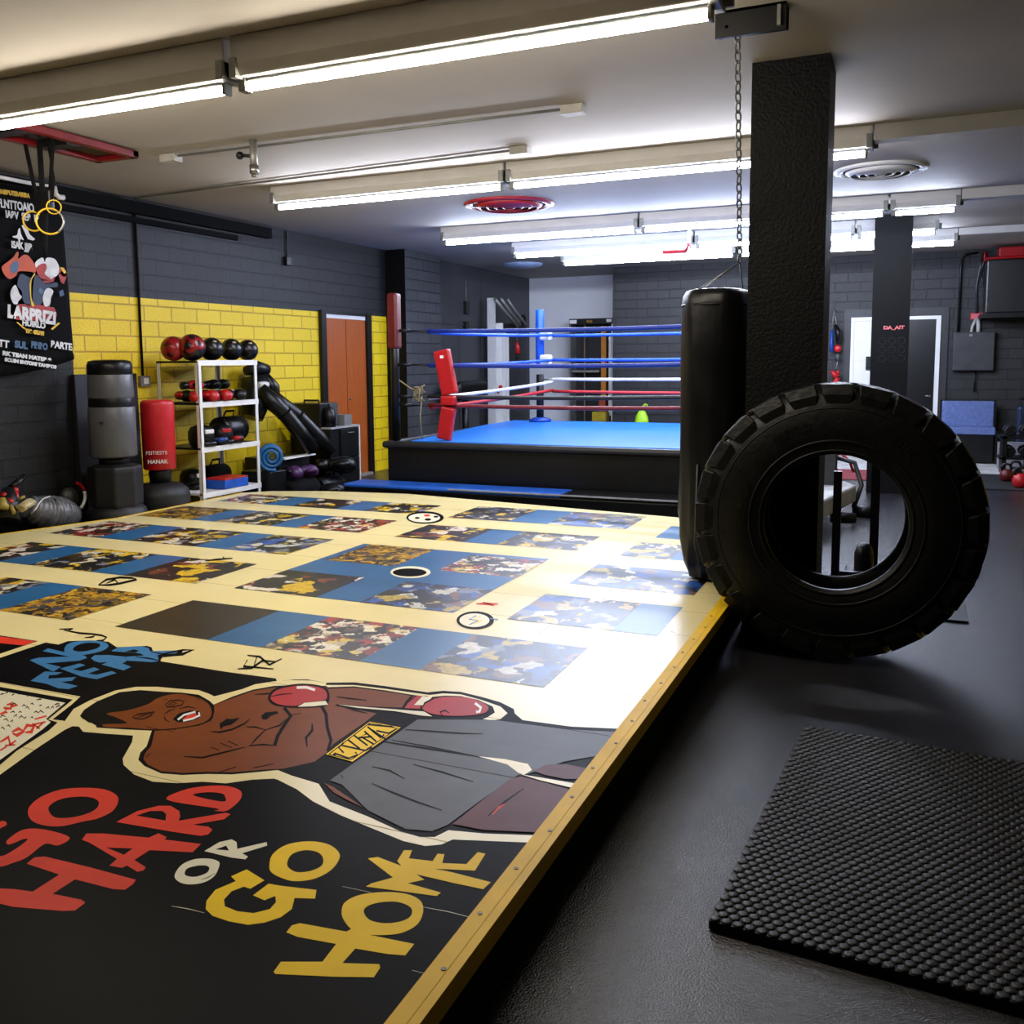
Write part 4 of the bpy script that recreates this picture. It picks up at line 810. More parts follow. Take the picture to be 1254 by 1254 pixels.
b.box((c.x+.06, c.y-.2, 1.0), (c.x+.085, c.y-.178, 1.005)); b.build('stitch_mark', BLKM, fb)
c = Vector((-6.2, 6.53, 0))
rb = thing('free_standing_bag', 'red free standing punching bag with white lettering by the shelf rack', 'punching bag', c)
MB().lathe([(.235, 0), (.25, .03), (.255, .3), (.24, .35), (.18, .4), (.05, .42)], c, n=36).build('base', BLK, rb)
lathe_parts(rb, [('spring_neck', [(.09, .40), (.1, .5), (.09, .56)], BLKM), ('sleeve', [(.13, .535), (.142, .545), (.146, 1.12), (.142, 1.145), (.12, 1.16), (.02, 1.163)], mat('bag_red', 'bc1822', .42, var=.1, vscale=14))], c)
u = Vector((.82, .57, 0))
fr = c+Vector((.57, -.82, 0)).normalized()*.1485
text('lettering', 'HANAK', .05, frame((fr.x+.01, fr.y, .60), u, UZ), WHM, rb, bold=.001, align='CENTER'); text('lettering', 'FEITIESTS', .045, frame((fr.x, fr.y, .68), u, UZ), WHM, rb, align='CENTER')
b = MB(); b.prism([(-6.58, 5.92, .02), (-6.50, 5.92, .02), (-6.56, 5.95, 1.40), (-6.595, 5.95, 1.40)], (0, .72, 0)); tag(b.build('leaning_board', mat('board_dark', '17181c', .5), bevel=.005), 'dark board leaning on the yellow wall behind the silver bag', 'board')
# ---- shelf rack
SX0, SX1, SY0, SY1 = -6.5, -6.0, 6.86, 7.72
sh = thing('shelf_rack', 'white metal shelf rack of boxing gear against the yellow wall', 'shelf', ((SX0+SX1)/2, (SY0+SY1)/2, 0))
for x in (SX0, SX1):
    for y in (SY0, SY1):
        sx_ = .04 if x == SX0 else -.04; sy_ = .04 if y == SY0 else -.04
        b = MB(); b.box((x, y, 0), (x+sx_, y+sy_*.12, 1.5)); b.box((x, y, 0), (x+sx_*.12, y+sy_, 1.5)); b.build('leg', WHM, sh)
for z in (1.51, 1.12, .70, .27):
    b = MB(); b.box((SX0, SY0, z-.02), (SX1-.005, SY1, z)); s_ = b.build('shelf_board', BLKM if z > .3 else WHM, sh)
    b = MB(); b.box((SX1-.006, SY0-.003, z-.045), (SX1+.004, SY1+.003, z+.004)); b.build('front_lip', WHM, s_)
random.seed(11)
BALLR = collage('ball_red_black', ['8c1218', '0f0e0f', '7a1016', '121213'], 9, 1.2, .3)
BALLK = mat('ball_black', '0c0c0e', .3, rvar=.06)
for i, (px, py, rr) in enumerate(((212, 424, .112), (235, 424, .122), (259, 425, .11), (283, 425, .108), (303, 425, .104))):
    p = atx(px, py, (-6.27, -6.12, -6.2, -6.24, -6.2)[i]); p.z = 1.512+rr
    t = thing('medicine_ball', ('red and black medicine ball at the left end on the shelf rack', 'large red patched medicine ball in front on the shelf rack', 'black medicine ball with badge, middle of the shelf rack top', 'black medicine ball second from right on the shelf rack', 'smallest black medicine ball at the right end of shelf rack')[i], 'medicine ball', (p.x, p.y, 1.512), 'medicine balls on the shelf rack')
    MB().ball(p, rr, 28).build('ball', BALLR if i < 2 else BALLK, t)
    b = MB(); b.tube([p+Vector((rr*1.001*cos(a)*.8, rr*1.001*cos(a)*.6, rr*1.001*sin(a))) for a in [2*pi*k/40 for k in range(40)]], .0025, 5, closed=True); b.build('seam', BLKM, t)
    if i >= 2: b = MB(); b.ball(p+Vector((.62, -.35, .62)).normalized()*rr*.985, .022, 10, (1, 1, .5)); b.build('badge', mat('badge_gold', 'b8a68a', .4), t)
# boxing gloves: rounded fist, thumb and cuff
def glove(p, d, m, m2, label, s=1., group='boxing gloves on the shelf rack', cuffm=None):
    d = Vector(d).normalized(); up = UZ; w = d.cross(up).normalized()
    t = thing('boxing_glove', label, 'boxing glove', p, group)
    R_ = Matrix(((d.x, w.x, 0), (d.y, w.y, 0), (d.z, w.z, 1))); M4 = Matrix.Translation(Vector(p)+Vector((0, 0, .062*s))) @ R_.to_4x4()
    b = MB(); b.M = M4
    b.loft([[(x*s, y*rw*s*1.0, z*rh*s+dz*s) for y, z in [(cos(2*pi*k/16), sin(2*pi*k/16)) for k in range(16)]] for x, rw, rh, dz in ((-.06, .045, .04, 0), (-.03, .05, .045, 0), (.02, .062, .056, 0), (.06, .066, .06, 0), (.10, .060, .054, -.004), (.125, .042, .036, -.01), (.135, .012, .01, -.012))]); b.build('fist', m, t)
    b = MB(); b.M = M4; b.tube([(-.02*s, .05*s, .0), (.03*s, .075*s, .01*s), (.075*s, .066*s, .012*s), (.09*s, .058*s, .01*s)], [.02*s, .026*s, .022*s, .008*s], 10); b.build('thumb', m2, t)
    b = MB(); b.M = M4; b.tube([(-.13*s, 0, 0), (-.125*s, 0, 0), (-.055*s, 0, 0)], [.046*s, .052*s, .046*s], 14, flat=.86); b.build('cuff', cuffm or m2, t)
    return t
gl = [(6.93, -6.12, REDV, BLKV, 'red glove at the left end of the upper shelf'), (7.0, -6.3, BLKV, REDV, 'black glove with red thumb behind the red glove on upper shelf'), (7.07, -6.08, REDV, REDV, 'red glove beside the front upright of the upper shelf'), (7.17, -6.2, BLKV, REDV, 'black glove with red cuff in the upper shelf row'), (7.26, -6.06, REDV, BLKV, 'red glove with black cuff in the middle of the upper shelf'), (7.38, -6.15, BLKV, BLKV, 'black glove with white cuff right of the red gloves'), (7.5, -6.07, BLKV, BLKV, 'black glove second from the right on upper shelf'), (7.6, -6.16, BLKV, BLKV, 'black glove at the right end of the upper shelf')]
for i, (y, x, m, m2, lb) in enumerate(gl): glove((x, y, 1.122), (.8, -.6+.25*(i % 3), 0), m, m2, lb, .95, cuffm=WHM if i >= 5 else None)
for i, (y, x, m) in enumerate(((7.02, -6.22, REDV), (7.30, -6.25, BLKV), (7.46, -6.27, BLKV))):
    glove((x, y, 1.225 if i else 1.23), (.3, .9, .05), m, BLKV, ('red glove lying on top of the left upper shelf gloves', 'black glove lying on top in the middle of the upper shelf', 'black glove lying on top at the right of the upper shelf')[i], .85)
# headgear
def headgear(p, d, m, label, s=1., pad=None, group='headguards'):
    d = Vector(d).normalized(); w = d.cross(UZ).normalized()
    M4 = Matrix.Translation(p) @ Matrix(((d.x, w.x, 0), (d.y, w.y, 0), (d.z, w.z, 1))).to_4x4()
    t = thing('headguard', label, 'headguard', p, group)
    b = MB(); b.M = M4
    prof = [(.085, .0), (.105, .02), (.118, .08), (.115, .14), (.09, .185), (.04, .205), (.005, .208)]
    b.lathe([(r*s, z*s) for r, z in prof], n=24, sx=1.12); b.build('shell', m, t)
    b = MB(); b.M = M4; b.tube([(.07*s, -.1*s, .03*s), (.13*s, -.05*s, .03*s), (.135*s, .05*s, .03*s), (.07*s, .1*s, .03*s)], .026*s, 10); b.build('chin_pad', m, t)
    b = MB(); b.M = M4; b.box((.115*s, -.05*s, .125*s), (.135*s, .05*s, .165*s)); b.build('brow_pad', pad or m, t, bevel=.008)
    return t
headgear((-6.12, 7.0, .702), (1, -.2, 0), BLKV, 'black headguard with pale badge on the middle shelf, left', 1.0, WHM)
headgear((-6.12, 7.28, .702), (1, -.4, 0), BLKV, 'black headguard with red brow pad on middle shelf', .95, REDV)
def gymbag(c, L, r, m, label, d=(0, 1, 0), lab=None, cat='bag'):
    c = Vector(c); d = Vector(d).normalized(); t = thing('gym_bag', label, cat, c, 'gear bags')
    n = 20; b = MB(); e = d.cross(UZ).normalized()
    b.loft([[c+d*(L*q)+e*(cos(2*pi*k/n)*r*f)+UZ*(r+max(-r*.98, sin(2*pi*k/n)*r*f)) for k in range(n)] for q, f in ((-.5, .75), (-.47, .95), (-.2, 1.0), (.2, 1.02), (.47, .95), (.5, .75))]); b.build('body', m, t)
    b = MB(); b.tube([c+d*(-.22*L)+UZ*(2*r), c+d*(-.18*L)+UZ*(2*r+.05)+e*.02, c+d*(.18*L)+UZ*(2*r+.05)+e*.02, c+d*(.22*L)+UZ*(2*r)], .012, 8, flat=.5); b.build('handle', BLKF, t)
    if lab:
        b = MB(); q = c-e*(r*1.0) if (e.x < 0) else c+e*r
        b.box((q.x-.004, q.y-.06, q.z+r-.025), (q.x+.004, q.y+.06, q.z+r+.025)); b.build('label_patch', lab, t)
    return t
gymbag((-6.2, 7.5, .702), .34, .13, BLKV, 'black gear bag at the right end of the middle shelf', lab=None)
glove((-6.04, 7.13, .702), (.5, .8, 0), BLKV, BLUV, 'black glove with blue cuff at front of the middle shelf', .8, cuffm=mat('cuff_pale_blue', '6a9cc4', .5)); glove((-6.04, 7.36, .702), (.6, .7, 0), BLKV, REDV, 'black glove with white cuff at front of the middle shelf', .8, cuffm=WHM)
headgear((-6.36, 7.12, .272), (1, -.1, 0), BLKV, 'black headguard with white badge on the lowest shelf', .95, WHM)
gymbag((-6.38, 7.48, .272), .3, .1, BLKF, 'black cloth bag on the lowest shelf at the back')
# red and blue step box in front of the rack
A_ = atx(255, 596, -5.82); bx0, bx1 = 6.75, 7.15
q = thing('foam_step', 'foam block with red top and blue sides before the shelf rack', 'foam block', (-5.75, 7.0, 0))
bx0, bx1 = atx(275, 592, -5.995).y, atx(303.5, 585, -5.995).y
MB().box((-6.24, bx0, .276), (-5.99, bx1, .36)).build('block', mat('foam_blue', '1a55c0', .5), q, bevel=.004); MB().box((-6.24, bx0, .36), (-5.99, bx1, .375)).build('top_sheet', REDV, q, bevel=.004)
q.location = (-6.13, (bx0+bx1)/2, .272)
for ch in q.children: ch.matrix_parent_inverse = Matrix.Translation((6.13, -(bx0+bx1)/2, -.272))
# rolled mat on a black crate
rc = Vector((-6.02, 7.93, .52))
b = MB(); b.box((-6.3, 7.78, 0), (-5.93, 8.06, .375)); b.box((-6.3, 8.12, 0), (-6.1, 8.14, .4)); tag(b.build('black_crate', BLKM, bevel=.01), 'black crate under the blue rolled mat beside shelf rack', 'crate')
ax = Vector((.62, -.78, 0)); ex = Vector((.78, .62, 0))
b = MB(); pts = []
for i in range(58):
    a = i*.27; r = .035+.0064*a; pts.append((r*cos(a+2.2), r*sin(a+2.2), .0075))
inn = [rc+ax*.13+ex*x*1.05+UZ*y for x, y, _ in pts]; V0 = []; V1 = []
b2 = MB()
for i in range(len(pts)-1):
    pass
for side in (.13, -.13):
    pass
A0 = []; 
for i, (x, y, th) in enumerate(pts):
    d_ = Vector((x, y)).normalized()*.0165
    A0.append([rc+ax*h+ex*(x+sg*d_.x)+UZ*(y+sg*d_.y) for h, sg in ((.13, -1), (.13, 1), (-.13, 1), (-.13, -1))])
b.loft(A0, True, True); o = b.build('rolled_mat', mat('mat_roll_blue', '145a94', .45)); tag(o, 'rolled blue mat with spiral end facing out beside the shelf rack', 'mat')
# ---- stuffed grappling dummy leaning on the wall
gd = thing('grappling_dummy', 'black stuffed grappling dummy leaning on the yellow wall with straight legs', 'dummy', (-6.2, 8.4, .3))
b = MB(); b.tube([(-6.42, 8.14, .90), (-6.41, 8.2, 1.05), (-6.42, 8.22, 1.22), (-6.44, 8.22, 1.34)], [.12, .15, .155, .12], 16); b.build('torso', BLKV, gd)
b = MB(); b.tube([(-6.46, 8.12, 1.40), (-6.42, 8.24, 1.43), (-6.42, 8.38, 1.40), (-6.44, 8.42, 1.34)], [.05, .085, .085, .04], 14); b.build('folded_arm', BLKV, gd)
b = MB(); b.tube([(-6.4, 8.35, 1.36), (-6.36, 8.44, 1.22), (-6.36, 8.46, 1.08), (-6.38, 8.46, 1.0)], [.05, .08, .07, .04], 14); b.build('arm', BLKV, gd)
b = MB(); b.tube([(-6.30, 8.12, 1.255), (-6.29, 8.2, 1.26), (-6.29, 8.26, 1.255)], .03, 8); b.build('pale_tape', WHM, gd)
for nm, P_, R_ in (('leg', [(-6.3, 8.14, 1.22), (-6.2, 8.25, 1.05), (-6.13, 8.32, .95), (-6.05, 8.47, .74), (-5.98, 8.62, .53)], [.07, .095, .085, .085, .075]), ('leg', [(-6.34, 8.32, 1.18), (-6.27, 8.48, 1.02), (-6.17, 8.62, .9), (-6.04, 8.84, .64), (-5.97, 8.96, .47)], [.07, .09, .082, .08, .07])):
    b = MB(); b.tube(P_, R_, 16); l_ = b.build(nm, BLKV, gd)
    b = MB(); m_ = Vector(P_[2]); d_ = (Vector(P_[3])-Vector(P_[1])).normalized(); b.tube([m_-d_*.012, m_+d_*.012], R_[2]+.006, 16); b.build('knee_strap', BLKF, l_)
# low bench with white edge, gloves under the dummy's feet
lb = thing('low_bench', 'low black bench with a pale front edge under the leaning dummy', 'bench', (-6.2, 8.4, 0))
MB().box((-6.55, 8.16, 0), (-6.1, 8.72, .47)).build('body', BLKM, lb, bevel=.006)
b = MB(); b.box((-6.1, 8.14, .465), (-6.0, 8.70, .48)); b.build('pale_edge', WHM, lb)
PURP = mat('purple_vinyl', '43204f', .4)
glove((-5.97, 8.22, .26), (.8, -.4, 0), PURP, BLKV, 'purple boxing glove on the pile of gear under the dummy legs', 1.15, 'gear heap by the cabinet'); 
glove((-5.95, 8.42, .25), (.5, .8, 0), PURP, PURP, 'second purple glove further right on the gear pile', 1.1, 'gear heap by the cabinet', cuffm=BLKV)
gymbag((-5.95, 8.3, .0), .5, .125, BLKF, 'black bag on the floor under the purple gloves')
glove((-5.92, 8.98, .22), (.6, .4, 0), BLKV, BLKV, 'big black glove at the foot of the dummy legs by the cabinet', 1.7, 'gear heap by the cabinet')
gymbag((-5.94, 8.86, .0), .42, .105, BLKV, 'black bag on the floor under the big black glove')
glove((-5.79, 8.6, .0), (.9, .4, 0), BLKV, BLKV, 'black glove with white strap on the floor next to the deck corner', 1.45, 'gear heap by the cabinet', cuffm=None)
glove((-5.83, 8.38, .0), (.5, -.8, 0), BLKV, BLKV, 'black glove on the floor left of the white strapped one', 1.2, 'gear heap by the cabinet')
# cabinet
cy0, cy1 = 9.02, 9.62
cb_ = thing('drawer_cabinet', 'black two drawer cabinet with pale top beside the wooden door', 'cabinet', (-6.3, 9.3, 0))
MB().box((-6.56, cy0, 0), (-6.02, cy1, .725)).build('body', BLKM, cb_)
MB().box((-6.57, cy0-.01, .725), (-6.0, cy1+.01, .745)).build('top', mat('cabinet_top', '9a9a98', .5), cb_)
MB().box((-6.02, cy1-.004, 0), (-6.0, cy1+.012, .725)).build('edge_strip', WHM, cb_)
for z0, z1 in ((.38, .71), (.04, .36)):
    d_ = MB().box((-6.02, cy0+.2, z0), (-6.0, cy1-.02, z1)).build('drawer', BLKM, cb_, bevel=.004)
    b = MB(); b.tube([(-6.0, cy0+.34, z1-.045), (-5.98, cy0+.35, z1-.045), (-5.98, cy0+.45, z1-.045), (-6.0, cy0+.46, z1-.045)], .006, 6); b.build('handle', STEEL, d_)
sp = thing('loudspeaker', 'black loudspeaker box with grey side standing on the drawer cabinet', 'speaker', (-6.3, 9.2, .745))
MB().box((-6.5, 8.98, .745), (-6.12, 9.34, 1.02)).build('cabinet_body', BLKM, sp, bevel=.01)
b = MB(); b.box((-6.12, 9.16, .76), (-6.105, 9.33, 1.01)); b.build('grille', mat('speaker_grey', '3c3c3c', .6), sp)
b = MB(); b.tube([(-6.4, 9.08, 1.02), (-6.4, 9.08, 1.05), (-6.2, 9.08, 1.05), (-6.2, 9.08, 1.02)], .012, 8); b.build('carry_handle', BLKM, sp)
MB().box((-6.24, 9.36, .745), (-6.04, 9.52, .87)).build('radio', mat('radio_grey', '6a6a68', .6))
tag(bpy.data.objects['radio'], 'small grey box radio right of the black loudspeaker on the cabinet', 'radio')
b = MB(); b.tube([(-6.06, 9.1, .745), (-6.07, 9.1, .86), (-6.08, 9.1, .95), (-6.08, 9.1, .985)], [.06, .075, .06, .01], 16); hd = b.build('black_helmet', BLKV); tag(hd, 'shiny black rounded glove standing in front of the loudspeaker', 'boxing glove')
hd.name = 'boxing_glove'
# ---- heap of gear on the floor at the far left
hl = thing('gear_bag', 'crumpled grey and silver gear bag on the floor at the left edge', 'bag', (-6.3, 5.35, 0))
def c6z(x, y, X): return atx(x/11.4, 560+y/11.4, X)
b = MB(); P_ = [c6z(380, 690, -6.36), c6z(520, 760, -6.34), c6z(640, 790, -6.34), c6z(780, 790, -6.34), c6z(900, 800, -6.36), c6z(1000, 810, -6.38)]
pts = []; rr = []; 
for i in range(41):
    f = i/40*5; k = min(int(f), 4); p = P_[k].lerp(P_[k+1], f-k); pts.append(p); rr.append((.09+.05*sin(pi*i/40))*(1+.10*sin(i*2.1)))
b.tube(pts, rr, 18); b.build('body', mat('bag_silver', '5c5c5e', .35, var=.5, vscale=14, bump=.3, bscale=18), hl)
b = MB(); b.tube([c6z(430, 790, -6.24), c6z(500, 720, -6.22), c6z(545, 640, -6.23), c6z(600, 580, -6.28), c6z(690, 550, -6.32)], .011, 6, flat=.5); b.build('strap', WHM, hl)
bp_ = pts[20]; MB().tube([(bp_.x-.05, bp_.y-.3, .1), (bp_.x-.05, bp_.y+.3, .1)], [.1, .1], 12).build('underside', BLKF, hl)
p = c6z(960, 560, -6.46); rl = thing('kick_shield', 'round dark grey pad with red and white rim by the gear bag', 'pad', p)
b = MB(); b.ball(p, .085, 20, (.7, 1, 1)); b.build('pad', mat('pad_grey', '2e2d2a', .5), rl)
b = MB(); b.tube(arc(p+Vector((.03, .02, 0)), .125, -1.0, .3, 10, UY, UZ), .014, 8); b.build('white_rim', WHM, rl); b = MB(); b.tube(arc(p+Vector((.03, .02, 0)), .125, .35, 1.2, 8, UY, UZ), .014, 8); b.tube(arc(p+Vector((.03, .02, 0)), .125, -1.6, -1.05, 6, UY, UZ), .014, 8); b.build('red_rim', REDV, rl)
b = MB(); b.tube([(p.x-.02, p.y, p.z-.06), (p.x-.02, p.y, .0)], .07, 12); b.build('stand', BLKF, rl)
wp = thing('hand_wrap', 'cream printed wrap bundle beside the red gear at the far left', 'wrap', c6z(350, 680, -6.2))
b = MB(); b.tube([c6z(275, 720, -6.16), c6z(430, 620, -6.18)], .05, 12, flat=.6); b.build('roll', collage('wrap_print', ['c9bb8a', 'b8a878', '5a5240', 'd8cc9c'], 40, 3.), wp)
rg = thing('red_glove_pile', 'red and yellow gloves leaning on the dark wall at the far left', 'boxing glove', c6z(150, 600, -6.25)); rg.name = 'boxing_glove'
b = MB(); b.ball(c6z(210, 465, -6.3), .028, 12); b.tube([c6z(210, 470, -6.3), c6z(215, 560, -6.28), c6z(200, 640, -6.25)], [.02, .03, .02], 10); b.tube([c6z(110, 590, -6.25), c6z(180, 640, -6.22)], .02, 8); b.ball(c6z(60, 540, -6.3), .03, 12); b.build('red_fist', REDV, rg)
b = MB(); b.tube([c6z(20, 580, -6.25), c6z(40, 690, -6.22), c6z(120, 700, -6.2)], [.03, .04, .02], 10); b.tube([c6z(150, 680, -6.2), c6z(200, 780, -6.15)], .016, 8); b.tube([c6z(270, 580, -6.2), c6z(340, 550, -6.2)], .012, 8); b.build('yellow_trim', mat('dull_gold', '8c7a2c', .5), rg)
b = MB(); b.tube([c6z(150, 420, -6.35), c6z(340, 260, -6.38)], .032, 8, flat=.6); b.tube([c6z(130, 450, -6.34), c6z(110, 640, -6.3), c6z(100, 900, -6.25)], [.05, .09, .1], 10); b.build('dark_handle', BLKM, rg)
# ---- wall boxes
p = atx(350, 320, WX)
t = thing('wall_sensor', 'small black box with a cable on the upper left block wall', 'sensor', p)
MB().box((WX, p.y-.045, p.z-.05), (WX+.05, p.y+.045, p.z+.05)).build('box', BLKM, t, bevel=.006); MB().tube([(WX+.015, p.y, p.z+.05), (WX+.015, p.y, CEIL-.02)], .008, 6).build('cable', BLKM, t)
# ================================================================ behind the ring
def xq(px, py, X): return atx(px, py, X)
# pipes and switch boxes on the grey panels
t = thing('wall_conduit', 'thin grey upright conduit with switch boxes on the grey panelled wall', 'pipe', (-6.48, 12.5, 0))
py_ = xq(534, 400, -6.48).y
MB().tube([(-6.48, py_, .1), (-6.48, py_, 2.9)], .016, 8).build('pipe', DGREY, t)
for z, m in ((2.75, DGREY), (2.02, GREYM), (2.15, DGREY)): MB().box((-6.5, py_-.05, z-.05), (-6.43, py_+.05, z+.05)).build('switch_box', m, t, bevel=.006)
p = xq(570, 377, -6.49); t = thing('wall_switch', 'black switch box with a cable in the middle of the grey panels', 'switch', p)
MB().box((-6.5, p.y-.06, p.z-.1), (-6.44, p.y+.06, p.z+.1)).build('box', BLKM, t, bevel=.006); MB().tube([(-6.48, p.y, p.z+.1), (-6.48, p.y, 2.75)], .008, 6).build('cable', GREYM, t)
p = xq(569, 400, -6.49); b = MB(); b.box((-6.5, p.y-.05, p.z-.1), (-6.43, p.y+.05, p.z+.08)); tag(b.build('wall_latch', BLKM, bevel=.006), 'small black latch on the seam of the grey panels', 'latch')
# cable machine
cm = thing('cable_machine', 'white and black cable exercise machine behind the left side of the ring', 'exercise machine', (-6.2, 14.2, 0))
X_ = -6.2
u1, u2, u3 = xq(605, 450, X_).y, xq(611, 450, X_).y, xq(620, 450, X_).y
MB().box((X_-.1, u1-.03, 0), (X_+.02, u1+.03, 2.5)).build('upright', mat('machine_white', 'c4c4c4', .4, var=.05), cm)
MB().box((X_-.06, u2-.06, 0), (X_+.08, u2+.1, 2.1)).build('upright', WHM, cm); MB().box((X_-.06, u3-.025, 0), (X_+.04, u3+.025, 1.9)).build('upright', WHM, cm)
for (a_, c_) in (((606, 366), (634, 400)), ((613, 365), (637, 398)), ((621, 366), (645, 400))):
    b = MB(); b.tube([xq(*a_, X_+.05), xq((a_[0]+c_[0])/2-2, (a_[1]+c_[1])/2-2, X_+.1), xq(*c_, X_+.15)], .028, 8); b.build('lever_arm', GREYM, cm)
b = MB(); b.box((X_-.05, u2, 1.98), (X_+.1, xq(640, 395, X_).y, 2.1)); b.build('cross_beam', BLKM, cm)
b = MB(); b.tube(arc(xq(641, 392, X_+.12), .08, 0, 2*pi, 14, UY, UZ)[:-1], .02, 6, closed=True); b.build('pulley', BLKM, cm)
MB().box((X_-.25, u2-.1, 0), (X_+.2, xq(648, 500, X_).y, .08)).build('base', BLKM, cm); MB().box((X_-.25, u3+.1, .08), (X_-.1, xq(652, 480, X_).y, 1.95)).build('weight_stack', mat('stack_dark', '2a2a2c', .5), cm)
t = cm
P1 = xq(633, 401, X_+.15); b = MB(); b.tube([P1, xq(633, 420, X_+.15)], .008, 6); b.build('pull_cable', STEEL, t); b = MB(); b.tube([xq(633, 419, X_+.15), xq(634, 426, X_+.15), xq(634, 433, X_+.15)], [.02, .045, .04], 8); o = b.build('pull_handle', REDV, t); o['label'] = 'red pull handle'; b = MB(); b.tube([xq(634, 433, X_+.15), xq(633, 440, X_+.15)], [.04, .02], 8); b.build('weight', BLKM, o)
b = MB(); p = xq(613, 474, X_+.12); b.ball(p, .035, 10); b.tube([p, (X_+.07, p.y, p.z-.1)], .02, 6); b.build('pin_knob', REDV, cm)
t = thing('bench_seat', 'black padded machine seat behind the red corner pad', 'seat', (-5.9, 13.0, 0))
b = MB(); p, q_ = xq(560, 468, -5.9), xq(596, 484, -5.9); b.box((-6.2, p.y, q_.z-.05), (-5.85, q_.y, p.z)); b.build('cushion', BLKV, t, bevel=.08, seg=4); MB().tube([(-6.02, (p.y+q_.y)/2, 0), (-6.02, (p.y+q_.y)/2, q_.z)], .05, 10).build('post', BLKM, t)
# tall black cabinet against the white wall
YC = 16.46
xl, xr = aty(697, 450, 16.05).x, aty(752, 450, 16.05).x-.02
tc = thing('tall_cabinet', 'tall open black cabinet with white posts against the white back wall', 'cabinet', ((xl+xr)/2, 16.2, 0))
zt = aty(720, 390, 16.05).z
MB().box((xl, 16.36, 0), (xr, 16.44, zt)).build('back_panel', mat('cabinet_dark', '0e0f12', .5), tc)
MB().box((xl, 16.05, zt-.1), (xr, 16.36, zt)).build('header', BLKM, tc)
MB().box((xl, 16.05, 0), (xl+.025, 16.36, zt-.1)).build('post', GREYM, tc); MB().box((xr-.03, 16.05, 0), (xr, 16.36, zt-.1)).build('post', WHM, tc)
MB().box((xl+.025, 16.06, 0), (xr-.03, 16.36, .06)).build('plinth', BLKM, tc)
MB().box((xl+.26, 16.1, .06), (xl+.28, 16.14, zt-.1)).build('divider', mat('tan_edge', '6a5a48', .6), tc)
b = MB(); b.box((xl+.01, 16.042, zt-.085), (xl+.14, 16.05, zt-.02)); b.box((xr-.12, 16.042, zt-.07), (xr-.03, 16.05, zt-.02)); b.build('paper_label', WHM, tc)
text('lettering', 'BUG', .05, frame((xl+.33, 16.045, zt-.07), (1, 0, 0), UZ), mat('gold_print', 'a8781c', .5), tc, bold=.003)
p = aty(725, 454, 16.12); MB().box((xl+.03, 16.08, p.z-.03), (xl+.55, 16.36, p.z+.01)).build('tray', GREYM, tc)
x_ = aty(742, 450, 16.1).x
t = thing('step_ladder', 'orange ladder rail standing inside the tall black cabinet', 'ladder', (x_, 16.15, .06))
b = MB(); b.box((x_-.09, 16.1, .6), (x_+.0, 16.16, zt-.14)); b.build('rail', mat('ladder_orange', 'b8741c', .5, var=.2), t)
b = MB(); b.box((x_-.12, 16.08, .46), (x_-.0, 16.2, .85)); b.build('foot', mat('ladder_red', '9a3c14', .5), t); b = MB(); b.box((x_+.05, 16.1, .5), (x_+.09, 16.16, 1.9)); b.build('white_bar', WHM, t)
MB().box((x_-.1, 16.1, .06), (x_+.08, 16.2, .46)).build('lower_leg', BLKM, t)
b = MB(); b.box((x_-.16, 15.8, .0), (x_+.1, 16.0, .58)); tag(b.build('yellow_crate', mat('crate_yellow', 'a8941c', .5), bevel=.01), 'dull yellow crate at the foot of the tall black cabinet', 'crate')
p = aty(786, 512, 14.6); t = thing('green_bag', 'neon green bag with a curved handle behind the ring', 'bag', (p.x, 14.6, 0)); NG = mat('neon_green', '9ccc1e', .5)
b = MB(); b.loft([[(p.x+cos(2*pi*k/16)*r, 14.6+sin(2*pi*k/16)*r*.7, z) for k in range(16)] for r, z in ((.11, .02), (.13, .2), (.12, .45), (.1, .58), (.06, .66), (.03, .69))]); b.build('body', NG, t)
b = MB(); b.tube([(p.x+.0, 14.6, .67), (p.x+.015, 14.6, .74), (p.x+.05, 14.6, .78), (p.x+.09, 14.6, .76)], .02, 8); b.build('handle', NG, t)
# ---- right hand back wall
Y_ = 15.25
a_, c_ = aty(1168, 407, Y_-.12), aty(1217, 454, Y_-.12)
eb = thing('electrical_box', 'dark grey metal electrical box on the back wall right of the door', 'electrical box', ((a_.x+c_.x)/2, Y_, c_.z))
MB().box((a_.x, Y_-.12, c_.z), (c_.x, Y_, a_.z)).build('box_body', DGREY, eb, bevel=.006); MB().box((a_.x+.01, Y_-.135, c_.z+.01), (c_.x-.01, Y_-.12, a_.z-.01)).build('door', mat('box_door', '333436', .45), eb, bevel=.004)
b = MB(); b.box((a_.x+.2, Y_-.142, a_.z-.06), (a_.x+.24, Y_-.135, a_.z-.03)); b.build('latch', STEEL, eb)
b = MB(); xp = a_.x+.06; b.tube([(xp, Y_-.04, a_.z), (xp, Y_-.04, 2.86), (xp+.05, Y_-.04, 2.93), (xp+.2, Y_-.04, 2.95)], .018, 8); b.tube([(a_.x+.3, Y_-.04, .98), (a_.x+.3, Y_-.04, c_.z)], .012, 6); b.build('conduit', BLKM, eb)
p = aty(1196, 387, Y_-.06)
t = thing('red_sign', 'small red sign plate with white marks above the electrical box', 'sign', p)
MB().box((p.x-.075, Y_-.03, p.z-.045), (p.x+.075, Y_-.01, p.z+.045)).build('plate', mat('sign_red', 'c01c2c', .5), t); b = MB()
for r in range(3):
    for k in range(6): b.box((p.x-.06+.02*k, Y_-.033, p.z-.03+.022*r), (p.x-.048+.02*k, Y_-.03, p.z-.018+.022*r))
b.build('printed_lines', mat('sign_pink', 'e0a0a8', .5), t); MB().box((p.x-.02, Y_-.012, p.z-.02), (p.x+.02, Y_, p.z+.02)).build('fixing', BLKM, t)
